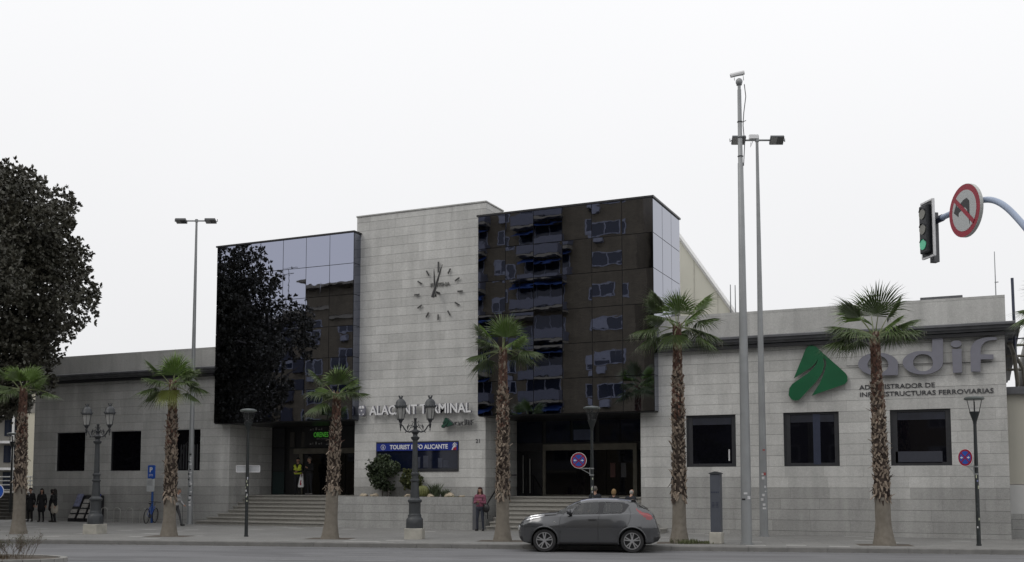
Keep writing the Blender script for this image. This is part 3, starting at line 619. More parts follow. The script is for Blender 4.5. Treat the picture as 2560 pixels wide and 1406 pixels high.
# ------------------------------------------------------------ palms
M['trunk_smooth'] = mat('smooth palm trunk', (.19, .165, .13), .9, var=.22, scale=7, bump=.6, hue=(.25, .225, .19))
M['boot_tan'] = mat('old leaf bases', (.25, .20, .155), .85, var=.3, scale=9)
M['boot_red'] = mat('reddish leaf bases', (.115, .06, .043), .85, var=.3, scale=9)
M['boot_dark'] = mat('dark leaf bases', (.045, .032, .025), .9, var=.3)
M['frond'] = mat('palm frond', (.055, .10, .03), .5, var=.22, scale=2.5, hue=(.12, .17, .055))
M['frond_pale'] = mat('light green frond', (.13, .21, .045), .5, var=.2, scale=2.5)  # brighter green, mainly on the upright fans
M['frond_yellow'] = mat('yellowing frond', (.20, .23, .06), .5, var=.15, scale=3)
M['petiole'] = mat('frond stalk', (.17, .2, .085), .5)
M['fibre'] = mat('frond threads', (.30, .29, .22), .7)
def frond(mb, base, az, el, pl, bl, rr, mi, spread=112, face=None):
    """fan leaf: stalk from base, then pleated segments"""
    d = Vector((math.cos(az)*math.cos(el), math.sin(az)*math.cos(el), math.sin(el)))
    s = Vector((-math.sin(az), math.cos(az), 0)); g = Vector((0, 0, -1))
    sag = .28*math.cos(el)*pl
    P = [base + d*pl*t + g*sag*t*t for t in (0, .25, .5, .75, 1)]
    mb.tube(P, [.028, .02, .016, .013, .01], 5, 3)
    d2 = (P[-1]-P[-2]).normalized()
    if face: d2 = (d2*.3 + Vector(face)).normalized(); s = d2.cross(Vector((.9, -.4, .0))).cross(d2).normalized() if False else s
    n = s.cross(d2).normalized(); s = d2.cross(n).normalized(); h = P[-1]; K = 40; flop = math.cos(el)
    for k in range(K):
        a = R(-spread + 2*spread*(k+.5)/K); da = R(spread/K)
        ln = bl*(1 - .22*abs(a/R(spread))**2)*rr.uniform(.9, 1.08)
        up = .18*abs(math.sin(a)); 
        def pt(r, ang, dr=0): 
            v = (d2*math.cos(ang) + s*math.sin(ang)*.95 + n*up*.5)
            return h + v*r + g*dr
        j = .006 if k % 2 else -.006; jit = rr.uniform(-.03, .03)
        r1 = ln*.56; r2 = ln*.8; r3 = ln*1.1
        dr = rr.uniform(.5, 1.5)*bl*.22; sd2 = abs(math.sin(a))
        dd1, dd2, dd3 = (.03+.06*sd2*flop)*bl, (.05+.12*sd2*flop)*bl+dr*.1, (.08+.24*sd2*flop)*bl + dr*.5
        nn = n*j*3
        vs = [pt(.02, a), pt(r1, a-da, dd1)-nn, pt(r1, a, dd1)+nn, pt(r1, a+da, dd1)-nn, pt(r2, a-da*.34+jit, dd2), pt(r2, a+da*.34+jit, dd2), pt(r3, a+jit*1.6, dd3)]
        mb.add(vs, [(0,1,2), (0,2,3), (1,4,2), (2,4,5), (2,5,3), (4,6,5)], mi)
        if k % 3 == 0:
            q = pt(r2, a+da, dd2); e = q + g*rr.uniform(.1, .3)*bl + s*rr.uniform(-.06, .06)
            w = d2*.004; mb.add([q-w, q+w, e], [(0,1,2)], 4)
def palm(x, y, top, smooth, seed, label, lean=(0,0), crown=1.0, fronds=None, thick=1.0):
    rr = random.Random(seed)
    t = thing('palm_tree', label, 'palm', (x, y, 0), 'palms along the kerb')
    lx, ly = lean
    ax = lambda z: Vector((x + lx*z/top, y + ly*z/top, z))
    mb = MB(); prof = []
    nz_ = 26; n = 20; vs = []; fs = []
    for i in range(nz_+1):
        z = top*i/nz_
        r = (.205 + .105*math.exp(-z/.28) + .02*math.exp(-((z-.15)/.3)**2)) if z < smooth else .165*(1.18-.52*(z-smooth)/(top-smooth))
        r *= thick
        if z > top*.9: r *= .85
        for k in range(n):
            a = 2*math.pi*k/n; q = r*(1+.05*math.sin(3*a+seed)+.025*rr.uniform(-1, 1)); c = ax(z-.03); vs.append((c.x+q*math.cos(a), c.y+q*math.sin(a), c.z))
    fs = [(i*n+k, i*n+(k+1)%n, (i+1)*n+(k+1)%n, (i+1)*n+k) for i in range(nz_) for k in range(n)]
    mi = [0 if (f[0]//n)*top/nz_ < smooth else 1 for f in fs]
    mb.v = vs; mb.f = fs; mb.m = mi
    tr = mb.build('trunk', ['trunk_smooth', 'boot_dark'], t, True)
    mb = MB(); N_ = int(190*(top-smooth)); 
    for i in range(N_):
        f = (i+.5)/N_; z = smooth - .05 + (top-smooth+.08)*f; a = i*2.39996 + rr.uniform(-.3, .3)
        c = ax(z); o = Vector((math.cos(a), math.sin(a), 0)); s = Vector((-math.sin(a), math.cos(a), 0)); u = Vector((0,0,1))
        tf = 1.18-.52*f; r0 = .155*thick*tf; low = f < .12
        ln = rr.uniform(.08, .16) * (1.5 if low else 1); out = rr.uniform(.03, .085)*(.45 if f > .7 else 1.15); w = rr.uniform(.024, .046)
        if rr.random() < .06 and f < .8: out *= 2.2
        dv = u if rr.random() < .82 else -u
        if low and rr.random() < .5: dv = -u
        tw = s*rr.uniform(-.07, .07)
        b = c + o*r0; tip = b + dv*ln + o*out + tw
        th = o*.02
        k1, k2 = rr.uniform(.25, .6), rr.uniform(.3, .8)
        vs = [b-s*w-th, b+s*w-th, b+s*w*.9+th+o*out*.3+dv*ln*.3, b-s*w*.9+th+o*out*.3+dv*ln*.3, tip+s*w*k1+dv*.02*k2, tip-s*w*k1, tip+s*w*k1-o*.02, tip-s*w*k1-o*.02]
        pr = rr.random()
        if f > .74: m_ = 1 if pr < .8 else 0
        elif f > .45: m_ = 0 if pr < .55 else (1 if pr < .85 else 2)
        else: m_ = 0 if pr < .72 else 2
        mb.add(vs, [(0,1,2,3), (3,2,4,5), (5,4,6,7), (1,6,4,2), (0,3,5,7), (0,7,6,1)], m_)
    mb.build('leaf_bases', ['boot_tan', 'boot_red', 'boot_dark'], tr)
    mb = MB(); b = ax(top)
    if fronds: fronds = [(a_, (e_ if e_ < 70 else e_-12 + 6*rr.random()), p_, b2, m2) for a_, e_, p_, b2, m2 in fronds] + [(IL+.25, 56, .5, .8, 0), (IR-.2, 52, .5, .8, 1)]
    if fronds is None:
        fronds = []
        for i in range(4): fronds.append((rr.uniform(0, 6.28), rr.uniform(62, 84), .42, .72, 1))
        for i in range(6): fronds.append((i*1.05+rr.uniform(-.3, .3), rr.uniform(22, 48), .72, .84, 0))
        for i in range(6): fronds.append((i*1.05+.5+rr.uniform(-.3, .3), rr.uniform(-14, 12), .7, .84, 0))
    for i_, (az, el, pl, bl, m_) in enumerate(fronds):
        frond(mb, b + Vector((math.cos(az)*.05, math.sin(az)*.05, rr.uniform(-.08, .05))), az, R(el), pl*crown*(.78 if el < 55 else 1.38), bl*crown*(.93 if el < 55 else 1.18), rr, m_, 104 if el < 55 else (66 if i_ % 2 else 82))
    mb.build('crown', ['frond', 'frond_pale', 'frond_yellow', 'petiole', 'fibre'], t, fix=False)
    return t
# image-left is azimuth ~204 deg, image-right ~24 deg, toward the viewer ~ -66 deg
IL, IR, TV, AW = R(204), R(24), R(-66), R(114)
palm(-32.59, 28.18, 5.3, 1.66, 1, 'palm tree at the far left, standing behind the bare kerbside shrub', crown=1.0, fronds=[
 (IL, 35, .7, .9, 0), (IL+.4, 2, .75, .9, 0), (AW, 75, .4, .75, 1), (IR+.2, 52, .5, .95, 0), (IR-.1, 10, 1.2, .6, 0), (TV, 55, .35, .75, 1), (TV-.8, 15, .5, .8, 0), (IL-.7, 60, .4, .8, 1), (AW+.7, 30, .6, .8, 0)])
palm(-26.3, 29.09, 5.35, 1.36, 2, 'palm tree with one yellow hanging frond, beside the blue parking sign', fronds=[
 (TV, -38, .42, .72, 2), (AW, 84, .35, .85, 1), (TV+.4, 78, .3, .8, 1), (IL, 12, .75, .95, 0), (IL+.5, 35, .6, .85, 0), (IL-.5, -5, .7, .9, 0), (IR, 48, .75, .85, 0), (IR+.4, 12, .8, .85, 0), (IR-.5, 28, .6, .85, 0), (AW-.4, 30, .6, .8, 0), (IR-.1, -12, .7, .7, 0)])
palm(-20.24, 30.07, 4.82, 1.62, 3, 'shortest palm tree, in front of the right end of the left entrance steps', (.16, .06), fronds=[
 (AW, 82, .35, .75, 1), (TV+.3, 70, .3, .8, 0), (IL, 28, .6, .85, 0), (IL+.4, -6, .62, .85, 0), (IR, 42, .6, .62, 0), (IR+.3, 26, .75, .7, 0), (IR-.6, 25, .5, .7, 0), (TV-.5, 25, .35, .6, 0), (IL-.6, 40, .5, .75, 1), (AW+.3, 20, .6, .7, 0)])
palm(-14.35, 31.12, 6.15, 1.45, 4, 'palm tree between the woman in pink and the front of the parked car', fronds=[
 (AW, 84, .4, .85, 0), (TV+.3, 76, .35, .85, 1), (IL, 14, .78, .85, 0), (IL+.5, 40, .6, .8, 0), (IL-.5, -8, .7, .85, 0), (IR, 22, .82, .9, 0), (IR+.5, 5, .7, .85, 0), (IR-.5, 45, .55, .8, 1), (AW+.2, 35, .5, .8, 0), (IL-.1, 60, .4, .75, 1)])
palm(-8.86, 32.36, 6.75, 1.42, 5, 'palm tree with weeds at its foot, just behind the parked car', crown=1.08, fronds=[
 (AW, 80, .5, .7, 0), (IL+.2, 62, .5, .85, 0), (TV, 72, .4, .8, 1), (IL, 18, .85, .95, 0), (IL-.4, -4, .8, .9, 0), (IL+.6, 35, .6, .9, 0), (IR, 34, .9, .9, 0), (IR+.3, 10, .95, .95, 0), (IR-.4, 55, .6, .8, 1), (IR-.1, -12, .8, .85, 0), (AW, 20, .7, .8, 0), (TV-.3, -14, .6, .7, 0), (IR+.7, 20, .7, .8, 0)])
palm(-2.95, 33.85, 6.32, 1.42, 6, 'tallest palm tree at the right, in front of the big grey letters', (-.12, 0), crown=1.16, fronds=[
 (AW, 82, .5, .85, 0), (TV, 66, .45, .95, 0), (IR-.2, 66, .5, .8, 0), (IL, 32, .85, .95, 0), (IL-.3, 16, .85, .95, 0), (IL+.5, 24, .8, .9, 0), (IR, 42, .8, .95, 0), (IR-.3, 28, .8, .85, 0), (IR+.5, 26, .8, .9, 0), (IL-.7, 8, .5, .8, 0), (IR-.8, 25, .5, .7, 0), (AW-.4, 40, .6, .8, 0), (AW+.5, 55, .5, .8, 1)], thick=1.08)
palm(2.3, 35.1, 6.9, 1.4, 7, 'palm tree at the right edge of the picture, only its left fronds showing', crown=1.15, fronds=[
 (IL, 12, .95, .95, 0), (IL+.3, -6, .85, .95, 0), (IL-.4, 28, .8, .9, 0), (AW, 80, .5, .85, 0), (IR, 20, .8, .9, 0), (TV, 40, .6, .9, 0), (IR+.5, 50, .6, .9, 1)])
# tree pits
mb = MB()
for x, y in ((-26.3, 29.09), (-20.24, 30.07), (-14.35, 31.12), (-8.78, 32.39), (-2.95, 33.85)):
    c = Vector((x, y, .002)); w = .78
    mb.add([c + du*a*w + dn*b*.5 for a, b in ((-1,-1),(1,-1),(1,1),(-1,1))], [(0,1,2,3)])
tag(mb.build('tree_pits', 'earth'), kind='structure')
# weeds at palm five
def tuft(c, n, h, sp, seed, mi=0, w=.012, mb=None):
    r = random.Random(seed); mb = mb or MB()
    for i in range(n):
        a = r.uniform(0, 6.28); q = r.random()**.6*sp; b = Vector((c[0]+q*math.cos(a), c[1]+q*math.sin(a), c[2])); hh = h*r.uniform(.5, 1.1)
        t = b + Vector((r.uniform(-.5, .5)*hh, r.uniform(-.5, .5)*hh, hh)); m_ = (b+t)/2 + Vector((0,0,hh*.15)); s = Vector((math.cos(a+1), math.sin(a+1), 0))*w
        mb.add([b-s, b+s, m_+s*1.2, m_-s*1.2, t], [(0,1,2,3), (3,2,4)], mi)
    return mb
M['weed'] = mat('weeds', (.07, .10, .035), .7, var=.3, hue=(.13, .14, .06))
mb = tuft((-8.65, 32.15, 0), 260, .16, .42, 5); tuft((-8.1, 32.5, 0), 130, .09, .42, 8, mb=mb)
tag(mb.build('weeds', 'weed'), 'low green weeds around the foot of the palm behind the car', 'weeds', kind='stuff')
# ------------------------------------------------------------ big leafy trees
def leafy(name, lab, centre, blobs, n_per, seed, leaf=(.17, .055), trunk=None, mats=('fig_leaf', 'fig_leaf_lit'), grp=None, lf=6, crown_name='crown'):
    rs = np.random.RandomState(seed); V_ = []; T = thing(name, lab, 'tree', centre, grp)
    cs = []; rad = []
    for b in blobs: cs.append(b[:3]); rad.append(b[3])
    cs = np.array(cs); rad = np.array(rad); w = rad**2/np.sum(rad**2); nb = rs.choice(len(cs), size=int(n_per*len(cs)), p=w)
    d = rs.normal(size=(len(nb), 3)); d /= np.linalg.norm(d, axis=1)[:, None]
    rr_ = (.55 + .5*rs.rand(len(nb)))**1 ; pos = cs[nb] + d*(rad[nb]*rr_)[:, None]*np.array([1, 1, .85])
    pos[:, :] += rs.normal(size=pos.shape)*.07
    n = len(pos)*lf
    P = np.repeat(pos, lf, 0); D = np.repeat(d, lf, 0)*.7 + rs.normal(size=(n, 3))*.75 + np.array([0, 0, .25]); D /= np.linalg.norm(D, axis=1)[:, None]
    S = np.cross(D, rs.normal(size=(n, 3))); S /= np.linalg.norm(S, axis=1)[:, None]
    ll = leaf[0]*(.7+.6*rs.rand(n))[:, None]; lw = leaf[1]*(.7+.6*rs.rand(n))[:, None]
    nn = np.cross(D, S)
    v = np.stack([P, P + D*ll*.5 + S*lw + nn*lw*.25, P + D*ll, P + D*ll*.5 - S*lw + nn*lw*.25], 1).reshape(-1, 3) - np.array(centre)
    me = bpy.data.meshes.new(crown_name); me.vertices.add(len(v)); me.vertices.foreach_set('co', v.ravel())
    me.loops.add(n*4); me.loops.foreach_set('vertex_index', np.arange(n*4)); me.polygons.add(n); me.polygons.foreach_set('loop_start', np.arange(n)*4); me.polygons.foreach_set('loop_total', np.full(n, 4))
    for m_ in mats: me.materials.append(M[m_])
    me.polygons.foreach_set('material_index', (rs.rand(n) < .3).astype(np.int32)); me.update()
    o = bpy.data.objects.new(crown_name, me); COL.objects.link(o); o.parent = T
    if trunk:
        mb = MB(); trunk(mb, rs); mb.build('trunk', 'bark', T, True)
    return T
M['fig_leaf'] = mat('fig leaves', (.036, .035, .024), .5, var=.25, scale=.5, hue=(.075, .070, .048))
M['fig_leaf_lit'] = mat('fig leaves lit', (.085, .085, .065), .45, var=.2, scale=.7)  # lit look painted into the colour of some leaves
M['bark'] = mat('grey bark', (.11, .10, .09), .9, var=.2, scale=5, bump=.5)
def crown_blobs(c, rx, ry, rz, n, seed, br=(1.3, 2.3)):
    r = random.Random(seed); out = []
    for i in range(n):
        while True:
            p = Vector((r.uniform(-1, 1), r.uniform(-1, 1), r.uniform(-1, 1)))
            if .35 < p.length < 1: break
        q = r.uniform(*br); out.append((c[0]+p.x*(rx-q*.6), c[1]+p.y*(ry-q*.6), c[2]+p.z*(rz-q*.6), q))
    return out
def fig_trunk(c, top, limbs, seed):
    def f(mb, rs):
        r = random.Random(seed); c0 = Vector((c[0], c[1], 0)); f0 = c0 + Vector((0, 0, 3.2))
        mb.tube([c0 - Vector((0,0,.2)), c0 + Vector((0,0,.5)), f0], [1.0, .62, .55], 12)
        for (tx, ty, tz) in limbs:
            t = Vector((tx, ty, tz)); m1 = f0.lerp(t, .5) + Vector((0, 0, .8)); mb.tube([f0 - Vector((0,0,.3)), f0.lerp(m1, .5)+Vector((0,0,.2)), m1, t], [.4, .3, .2, .06], 8)
            for j in range(5):
                q = m1.lerp(t, r.uniform(0, .9)); e = q + Vector((r.uniform(-2.5, 2.5), r.uniform(-2.5, 2.5), r.uniform(-1, 2.5))); mb.tube([q, (q+e)/2+Vector((0,0,.3)), e], [.12, .07, .025], 6)
    return f
# visible tree at the left: outline follows the photo; built round a trunk just outside the frame
TC = (-41.4, 28.4)      # trunk
fw = Vector((-math.sin(R(24.26)), math.cos(R(24.26)), 0)); rt = Vector((math.cos(R(24.26)), math.sin(R(24.26)), 0))
def atd(px, py, dep):
    """point seen at photo pixel (px, py) at distance dep along the level view direction"""
    p = R(4.354); F = 2642; f3 = fw*math.cos(p) + Vector((0,0,math.sin(p))); up = Vector((0,0,math.cos(p))) - fw*math.sin(p)
    d = f3*F + rt*(px-1280) + up*(1006.2-py); return Vector((0,0,1.87)) + d/F*dep
bl = []
r = random.Random(11)
edge = [(20, 455, 1.3), (75, 465, 1.2), (140, 500, 1.1), (150, 560, 1.2), (150, 620, 1.3), (170, 680, 1.2), (200, 720, 1.15), (190, 770, 1.15), (150, 820, 1.1), (135, 870, .9), (110, 915, 1.0), (60, 960, 1.2), (30, 1000, 1.1), (-10, 985, 1.6), (90, 560, 1.6), (90, 640, 1.7), (100, 720, 1.8), (90, 800, 1.6), (60, 880, 1.6), (20, 520, 1.6), (30, 600, 1.9), (30, 690, 2.), (30, 780, 2.), (20, 860, 1.9), (222, 742, .75), (165, 505, .55), (205, 640, .6), (120, 945, .8), (55, 1010, .6)]
for px, py, q in edge:
    px -= 8; q *= .86
    for k in range(2 if q > 1 else 1):
        P = atd(px + r.uniform(-8, 8), py + r.uniform(-8, 8), 46 + r.uniform(-2.5, 3)); bl.append((P.x, P.y, P.z, q*r.uniform(.85, 1.05)))
base = atd(-190, 1300, 46)
for i in range(40):
    P = atd(r.uniform(-520, -20), r.uniform(430, 1000), 46 + r.uniform(-6, 6)); bl.append((P.x, P.y, P.z, r.uniform(1.5, 2.2)))
lim = [tuple(atd(a, b, d)) for a, b, d in ((60, 620, 46), (120, 760, 45), (-60, 520, 47), (-250, 560, 46), (-350, 750, 44), (30, 900, 45), (-150, 700, 50), (-100, 650, 41))]
leafy('fig_tree', 'huge dark leafy tree overhanging the left end of the station', (base.x, base.y, 0), bl, 330, 3, leaf=(.18, .06), trunk=fig_trunk((base.x, base.y), 15, lim, 4), grp='fig trees of the square')
# further fig trees to the left of the frame: seen in the black glass, shading the left wing
bB = crown_blobs((-53.8, 18, 10.2), 9.0, 8.5, 8.2, 46, 21) + [(-48.0, 19, 15.2, 1.2), (-46.5, 19, 13.0, 1.3), (-44.7, 18.5, 10.4, 1.3), (-44.2, 18, 8.0, 1.2)]
leafy('fig_tree', 'large fig tree left of the frame, mirrored in the left black glass box', (-50.5, 18, 0), bB, 560, 5, leaf=(.20, .07), trunk=fig_trunk((-50.5, 18), 15, [(-45, 18, 13), (-55, 20, 12), (-50, 12, 12), (-50, 24, 13), (-46, 14, 9)], 6), grp='fig trees of the square')
def tree_copy(src, x, y, rz, lb, sc=1.0):
    c = copy_tree(src); c.location = (x, y, 0); c.rotation_euler.z = R(rz); c.scale = (sc, sc, sc); tag(c, lb); return c
figB = [o for o in COL.objects if o.get('label', '').startswith('large fig tree left')][0]
tree_copy(figB, -53.5, 32, 45, 'fig tree added left of the frame to shade the left end of the station')  # unseen tree added to darken the left wing wall
tree_copy(figB, -54.5, 25.5, 150, 'fig tree added left of the frame to deepen the shade on the left wing', .95)  # another unseen tree added to extend that shade
tree_copy(figB, -68, 21, 100, 'fig tree left of the frame, mirrored in the leftmost black windows')
tree_copy(figB, -78, 2, 200, 'fig tree left of the frame, second row, towards the opposite pavement', .9)
tree_copy(figB, -86, 16, 300, 'farthest fig tree on the left of the square', 1.05)
bC = crown_blobs((-33.5, 2.5, 9), 7.5, 6, 6.5, 22, 23)
# small trees of the pavement opposite
M['leaf_mid'] = mat('street tree leaves', (.04, .055, .022), .6, var=.25, scale=.6)
for i, (x, y) in enumerate(((-40, -8.5), (-20.5, -4.5))):
    leafy('street_tree', ['street tree opposite, mirrored at the foot of the right glass box', 'street tree opposite the station, behind the viewer'][i], (x, y, 0), crown_blobs((x, y, 5.6), 2.6, 2.6, 2.4, 14, 30+i, (.7, 1.1)), 260, 40+i, leaf=(.2, .08), mats=('leaf_mid', 'fig_leaf'),
          trunk=lambda mb, rs, x=x, y=y: [mb.tube([(x, y, 0), (x, y, 3.5)], [.16, .11], 8)] + [mb.tube([(x, y, 3.3), (x+a, y+b, 6)], [.09, .03], 6) for a, b in ((1, .5), (-1, .6), (.2, -1.2))], grp='street trees opposite')
# ------------------------------------------------------------ planter plants
def bush(name, lab, c, w, h, n, seed, m1, m2, leaf=(.09, .04), trunk=None):
    return leafy(name, lab, (c[0], c[1], 1.24), crown_blobs((c[0], c[1], c[2]), w, w*.8, h, 16, seed, (.16, .3)), n, seed, leaf=leaf, mats=(m1, m2), trunk=trunk, crown_name='foliage', lf=5)
M['bush_dark'] = mat('bush leaves', (.035, .05, .025), .5, var=.3, scale=5); M['bush_pale'] = mat('bush leaves pale', (.09, .12, .06), .5, var=.2)  # the paler leaves are mixed in at random
M['bush_yel'] = mat('yellow green leaves', (.09, .10, .03), .6, var=.3, scale=5)
b_ = bush('ficus_bush', 'tall dark green bush in the planter left of the tourist window', (-23.27, 38.45, 2.3), .64, .8, 130, 61, 'bush_dark', 'bush_pale', trunk=lambda mb, rs: [mb.tube([(-23.0, 38.4, 1.2), (-22.98, 38.42, 1.6), (-23.15, 38.45, 2.2)], .035, 6), mb.tube([(-23.35, 38.5, 1.2), (-23.3, 38.5, 2.2)], .025, 6)]); b_['category'] = 'bush'
b_ = bush('small_bush', 'small yellowish bush behind the ornate lamp post, in the planter', (-21.9, 38.5, 1.98), .4, .42, 70, 62, 'bush_yel', 'bush_dark', trunk=lambda mb, rs: [mb.tube([(-21.9, 38.5, 1.2), (-21.9, 38.5, 2.0)], .025, 6)]); b_['category'] = 'bush'
mb = MB()   # barrel cactus with ribs
vs = []; n = 40; m_ = 12
for j in range(m_+1):
    t = math.pi*(.12 + .86*j/m_)
    for k in range(n):
        q = .27*math.sin(t)*(1 + (.09 if k % 2 else -.05)); a = 2*math.pi*k/n; vs.append((-21.33+q*math.cos(a), 38.38+q*math.sin(a), 1.49 - .27*math.cos(t)))
mb.v = vs; mb.f = [(i*n+k, i*n+(k+1)%n, (i+1)*n+(k+1)%n, (i+1)*n+k) for i in range(m_) for k in range(n)] + [tuple(m_*n+k for k in range(n))]; mb.m = [0]*len(mb.f)
tag(mb.build('barrel_cactus', mat('cactus skin', (.14, .15, .05), .6, var=.3, scale=20)), 'round ribbed barrel cactus in the planter', 'cactus')
M['agave'] = mat('agave leaf', (.07, .09, .05), .5, var=.3)
for i, (x, n, h) in enumerate(((-20.75, 60, .62), (-20.3, 34, .4))):
    mb = tuft((x, 38.4, 1.23), n*3, h, .16, 70+i, w=.016)
    tag(mb.build('spiky_plant', 'agave'), ['spiky clump of narrow leaves right of the cactus in the planter', 'low spiky clump between two pale rocks in the planter'][i], 'plant', 'spiky plants in the planter')
M['rock'] = mat('pale rock', (.42, .36, .27), .9, var=.25, scale=8, bump=1)
for i, (x, s, lb) in enumerate(((-24.15, .16, 'pale rock at the left end of the planter'), (-23.6, .17, 'pale rock at the left foot of the tall bush'), (-22.0, .14, 'pale rock behind the ornate lamp post'), (-20.9, .15, 'pale rock just right of the cactus'), (-20.05, .19, 'larger pale rock right of the spiky plants'), (-19.5, .12, 'pale rock at the right end of the planter'))):
    mb = MB(); mb.ball((x, 38.3, 1.24+s*.35), (s*1.2, s*.8, s*.75), 9, 6); q = random.Random(i)
    mb.v = [(a+q.uniform(-.035, .035), b+q.uniform(-.035, .035), c+q.uniform(-.035, .035)) for a, b, c in mb.v]
    tag(mb.build('rock', 'rock'), lb, 'rock', 'rocks in the planter')
mb = tuft((-19.95, 38.35, 1.23), 90, .12, .45, 77); tuft((-22.3, 38.35, 1.23), 60, .1, .3, 78, mb=mb); tag(mb.build('planter_weeds', 'bush_yel'), 'low yellow-green weeds along the planter top', 'weeds', kind='stuff')
# ------------------------------------------------------------ median bed with a bare shrub, bottom left
IC = Vector((-23.0, 18.75, 0)); mb = MB(); ring = []
ia, ib = 2.3, 1.15
du3 = du; 
def el(t, k): return IC + du3*(math.cos(t)*(ia+k)) + dn*(math.sin(t)*(ib+k))
n = 26
for i in range(n):
    a, b = 2*math.pi*i/n+.006, 2*math.pi*(i+1)/n-.006
    zt = .03
    P = [el(a, 0), el(b, 0), el(b, -.16), el(a, -.16)]
    mb.add([p+Vector((0,0,RZ-.02)) for p in P] + [p+Vector((0,0,zt)) for p in P], [(0,3,2,1), (4,5,6,7), (0,1,5,4), (1,2,6,5), (2,3,7,6), (3,0,4,7)])
isl = thing('traffic_island_bed', 'rounded stone edged bed of earth in the road', 'flower bed', tuple(IC))
mb.build('edging', mat('pale edging stone', (.26, .255, .24), .8, var=.15, scale=4), isl)
mb = MB(); mb.add([el(2*math.pi*i/30, -.15)+Vector((0,0,-.0)) for i in range(30)], [tuple(range(30))]); mb.build('soil', 'earth', isl)
M['twig'] = mat('twigs', (.10, .075, .05), .9, var=.3); M['twig_leaf'] = mat('sparse leaves', (.06, .065, .03), .7, var=.3, scale=15)
mb = MB(); r = random.Random(9)
def branch(p, d, ln, w, depth):
    e = p + d*ln; mb.tube([p, (p+e)/2 + Vector((r.uniform(-.03, .03), r.uniform(-.03, .03), .02)), e], [w, w*.8, w*.55], 4, 0, False)
    if depth == 0 or ln < .06:
        for _ in range(1 if r.random() < .6 else 0):
            q = Vector((r.uniform(-1, 1), r.uniform(-1, 1), r.uniform(-.5, 1))).normalized()*.035; s = q.cross(Vector((0,0,1))).normalized()*.012
            mb.add([e, e+q*.5+s, e+q, e+q*.5-s], [(0,1,2,3)], 1)
        return
    for _ in range(3 if depth > 1 else 2):
        nd = (d + Vector((r.uniform(-.75, .75), r.uniform(-.75, .75), r.uniform(-.25, .55)))).normalized(); branch(p.lerp(e, r.uniform(.45, 1)), nd, ln*r.uniform(.5, .75), w*.62, depth-1)
for i in range(64):
    c = IC + du3*r.uniform(-.95, 1.45) + dn*r.uniform(-.5, .5); a = r.uniform(0, 6.28)
    branch(c, Vector((math.cos(a)*.5, math.sin(a)*.5, 1)).normalized(), r.uniform(.22, .36), .006, 4)
tag(mb.build('bare_shrub', ['twig', 'twig_leaf']), 'bare twiggy shrub with few leaves in the bed at bottom left', 'shrub')
mb = tuft(tuple(IC), 260, .09, .95, 91); tag(mb.build('dry_litter', 'twig'), 'dry stalks and litter on the bed of the traffic island', 'litter', kind='stuff')
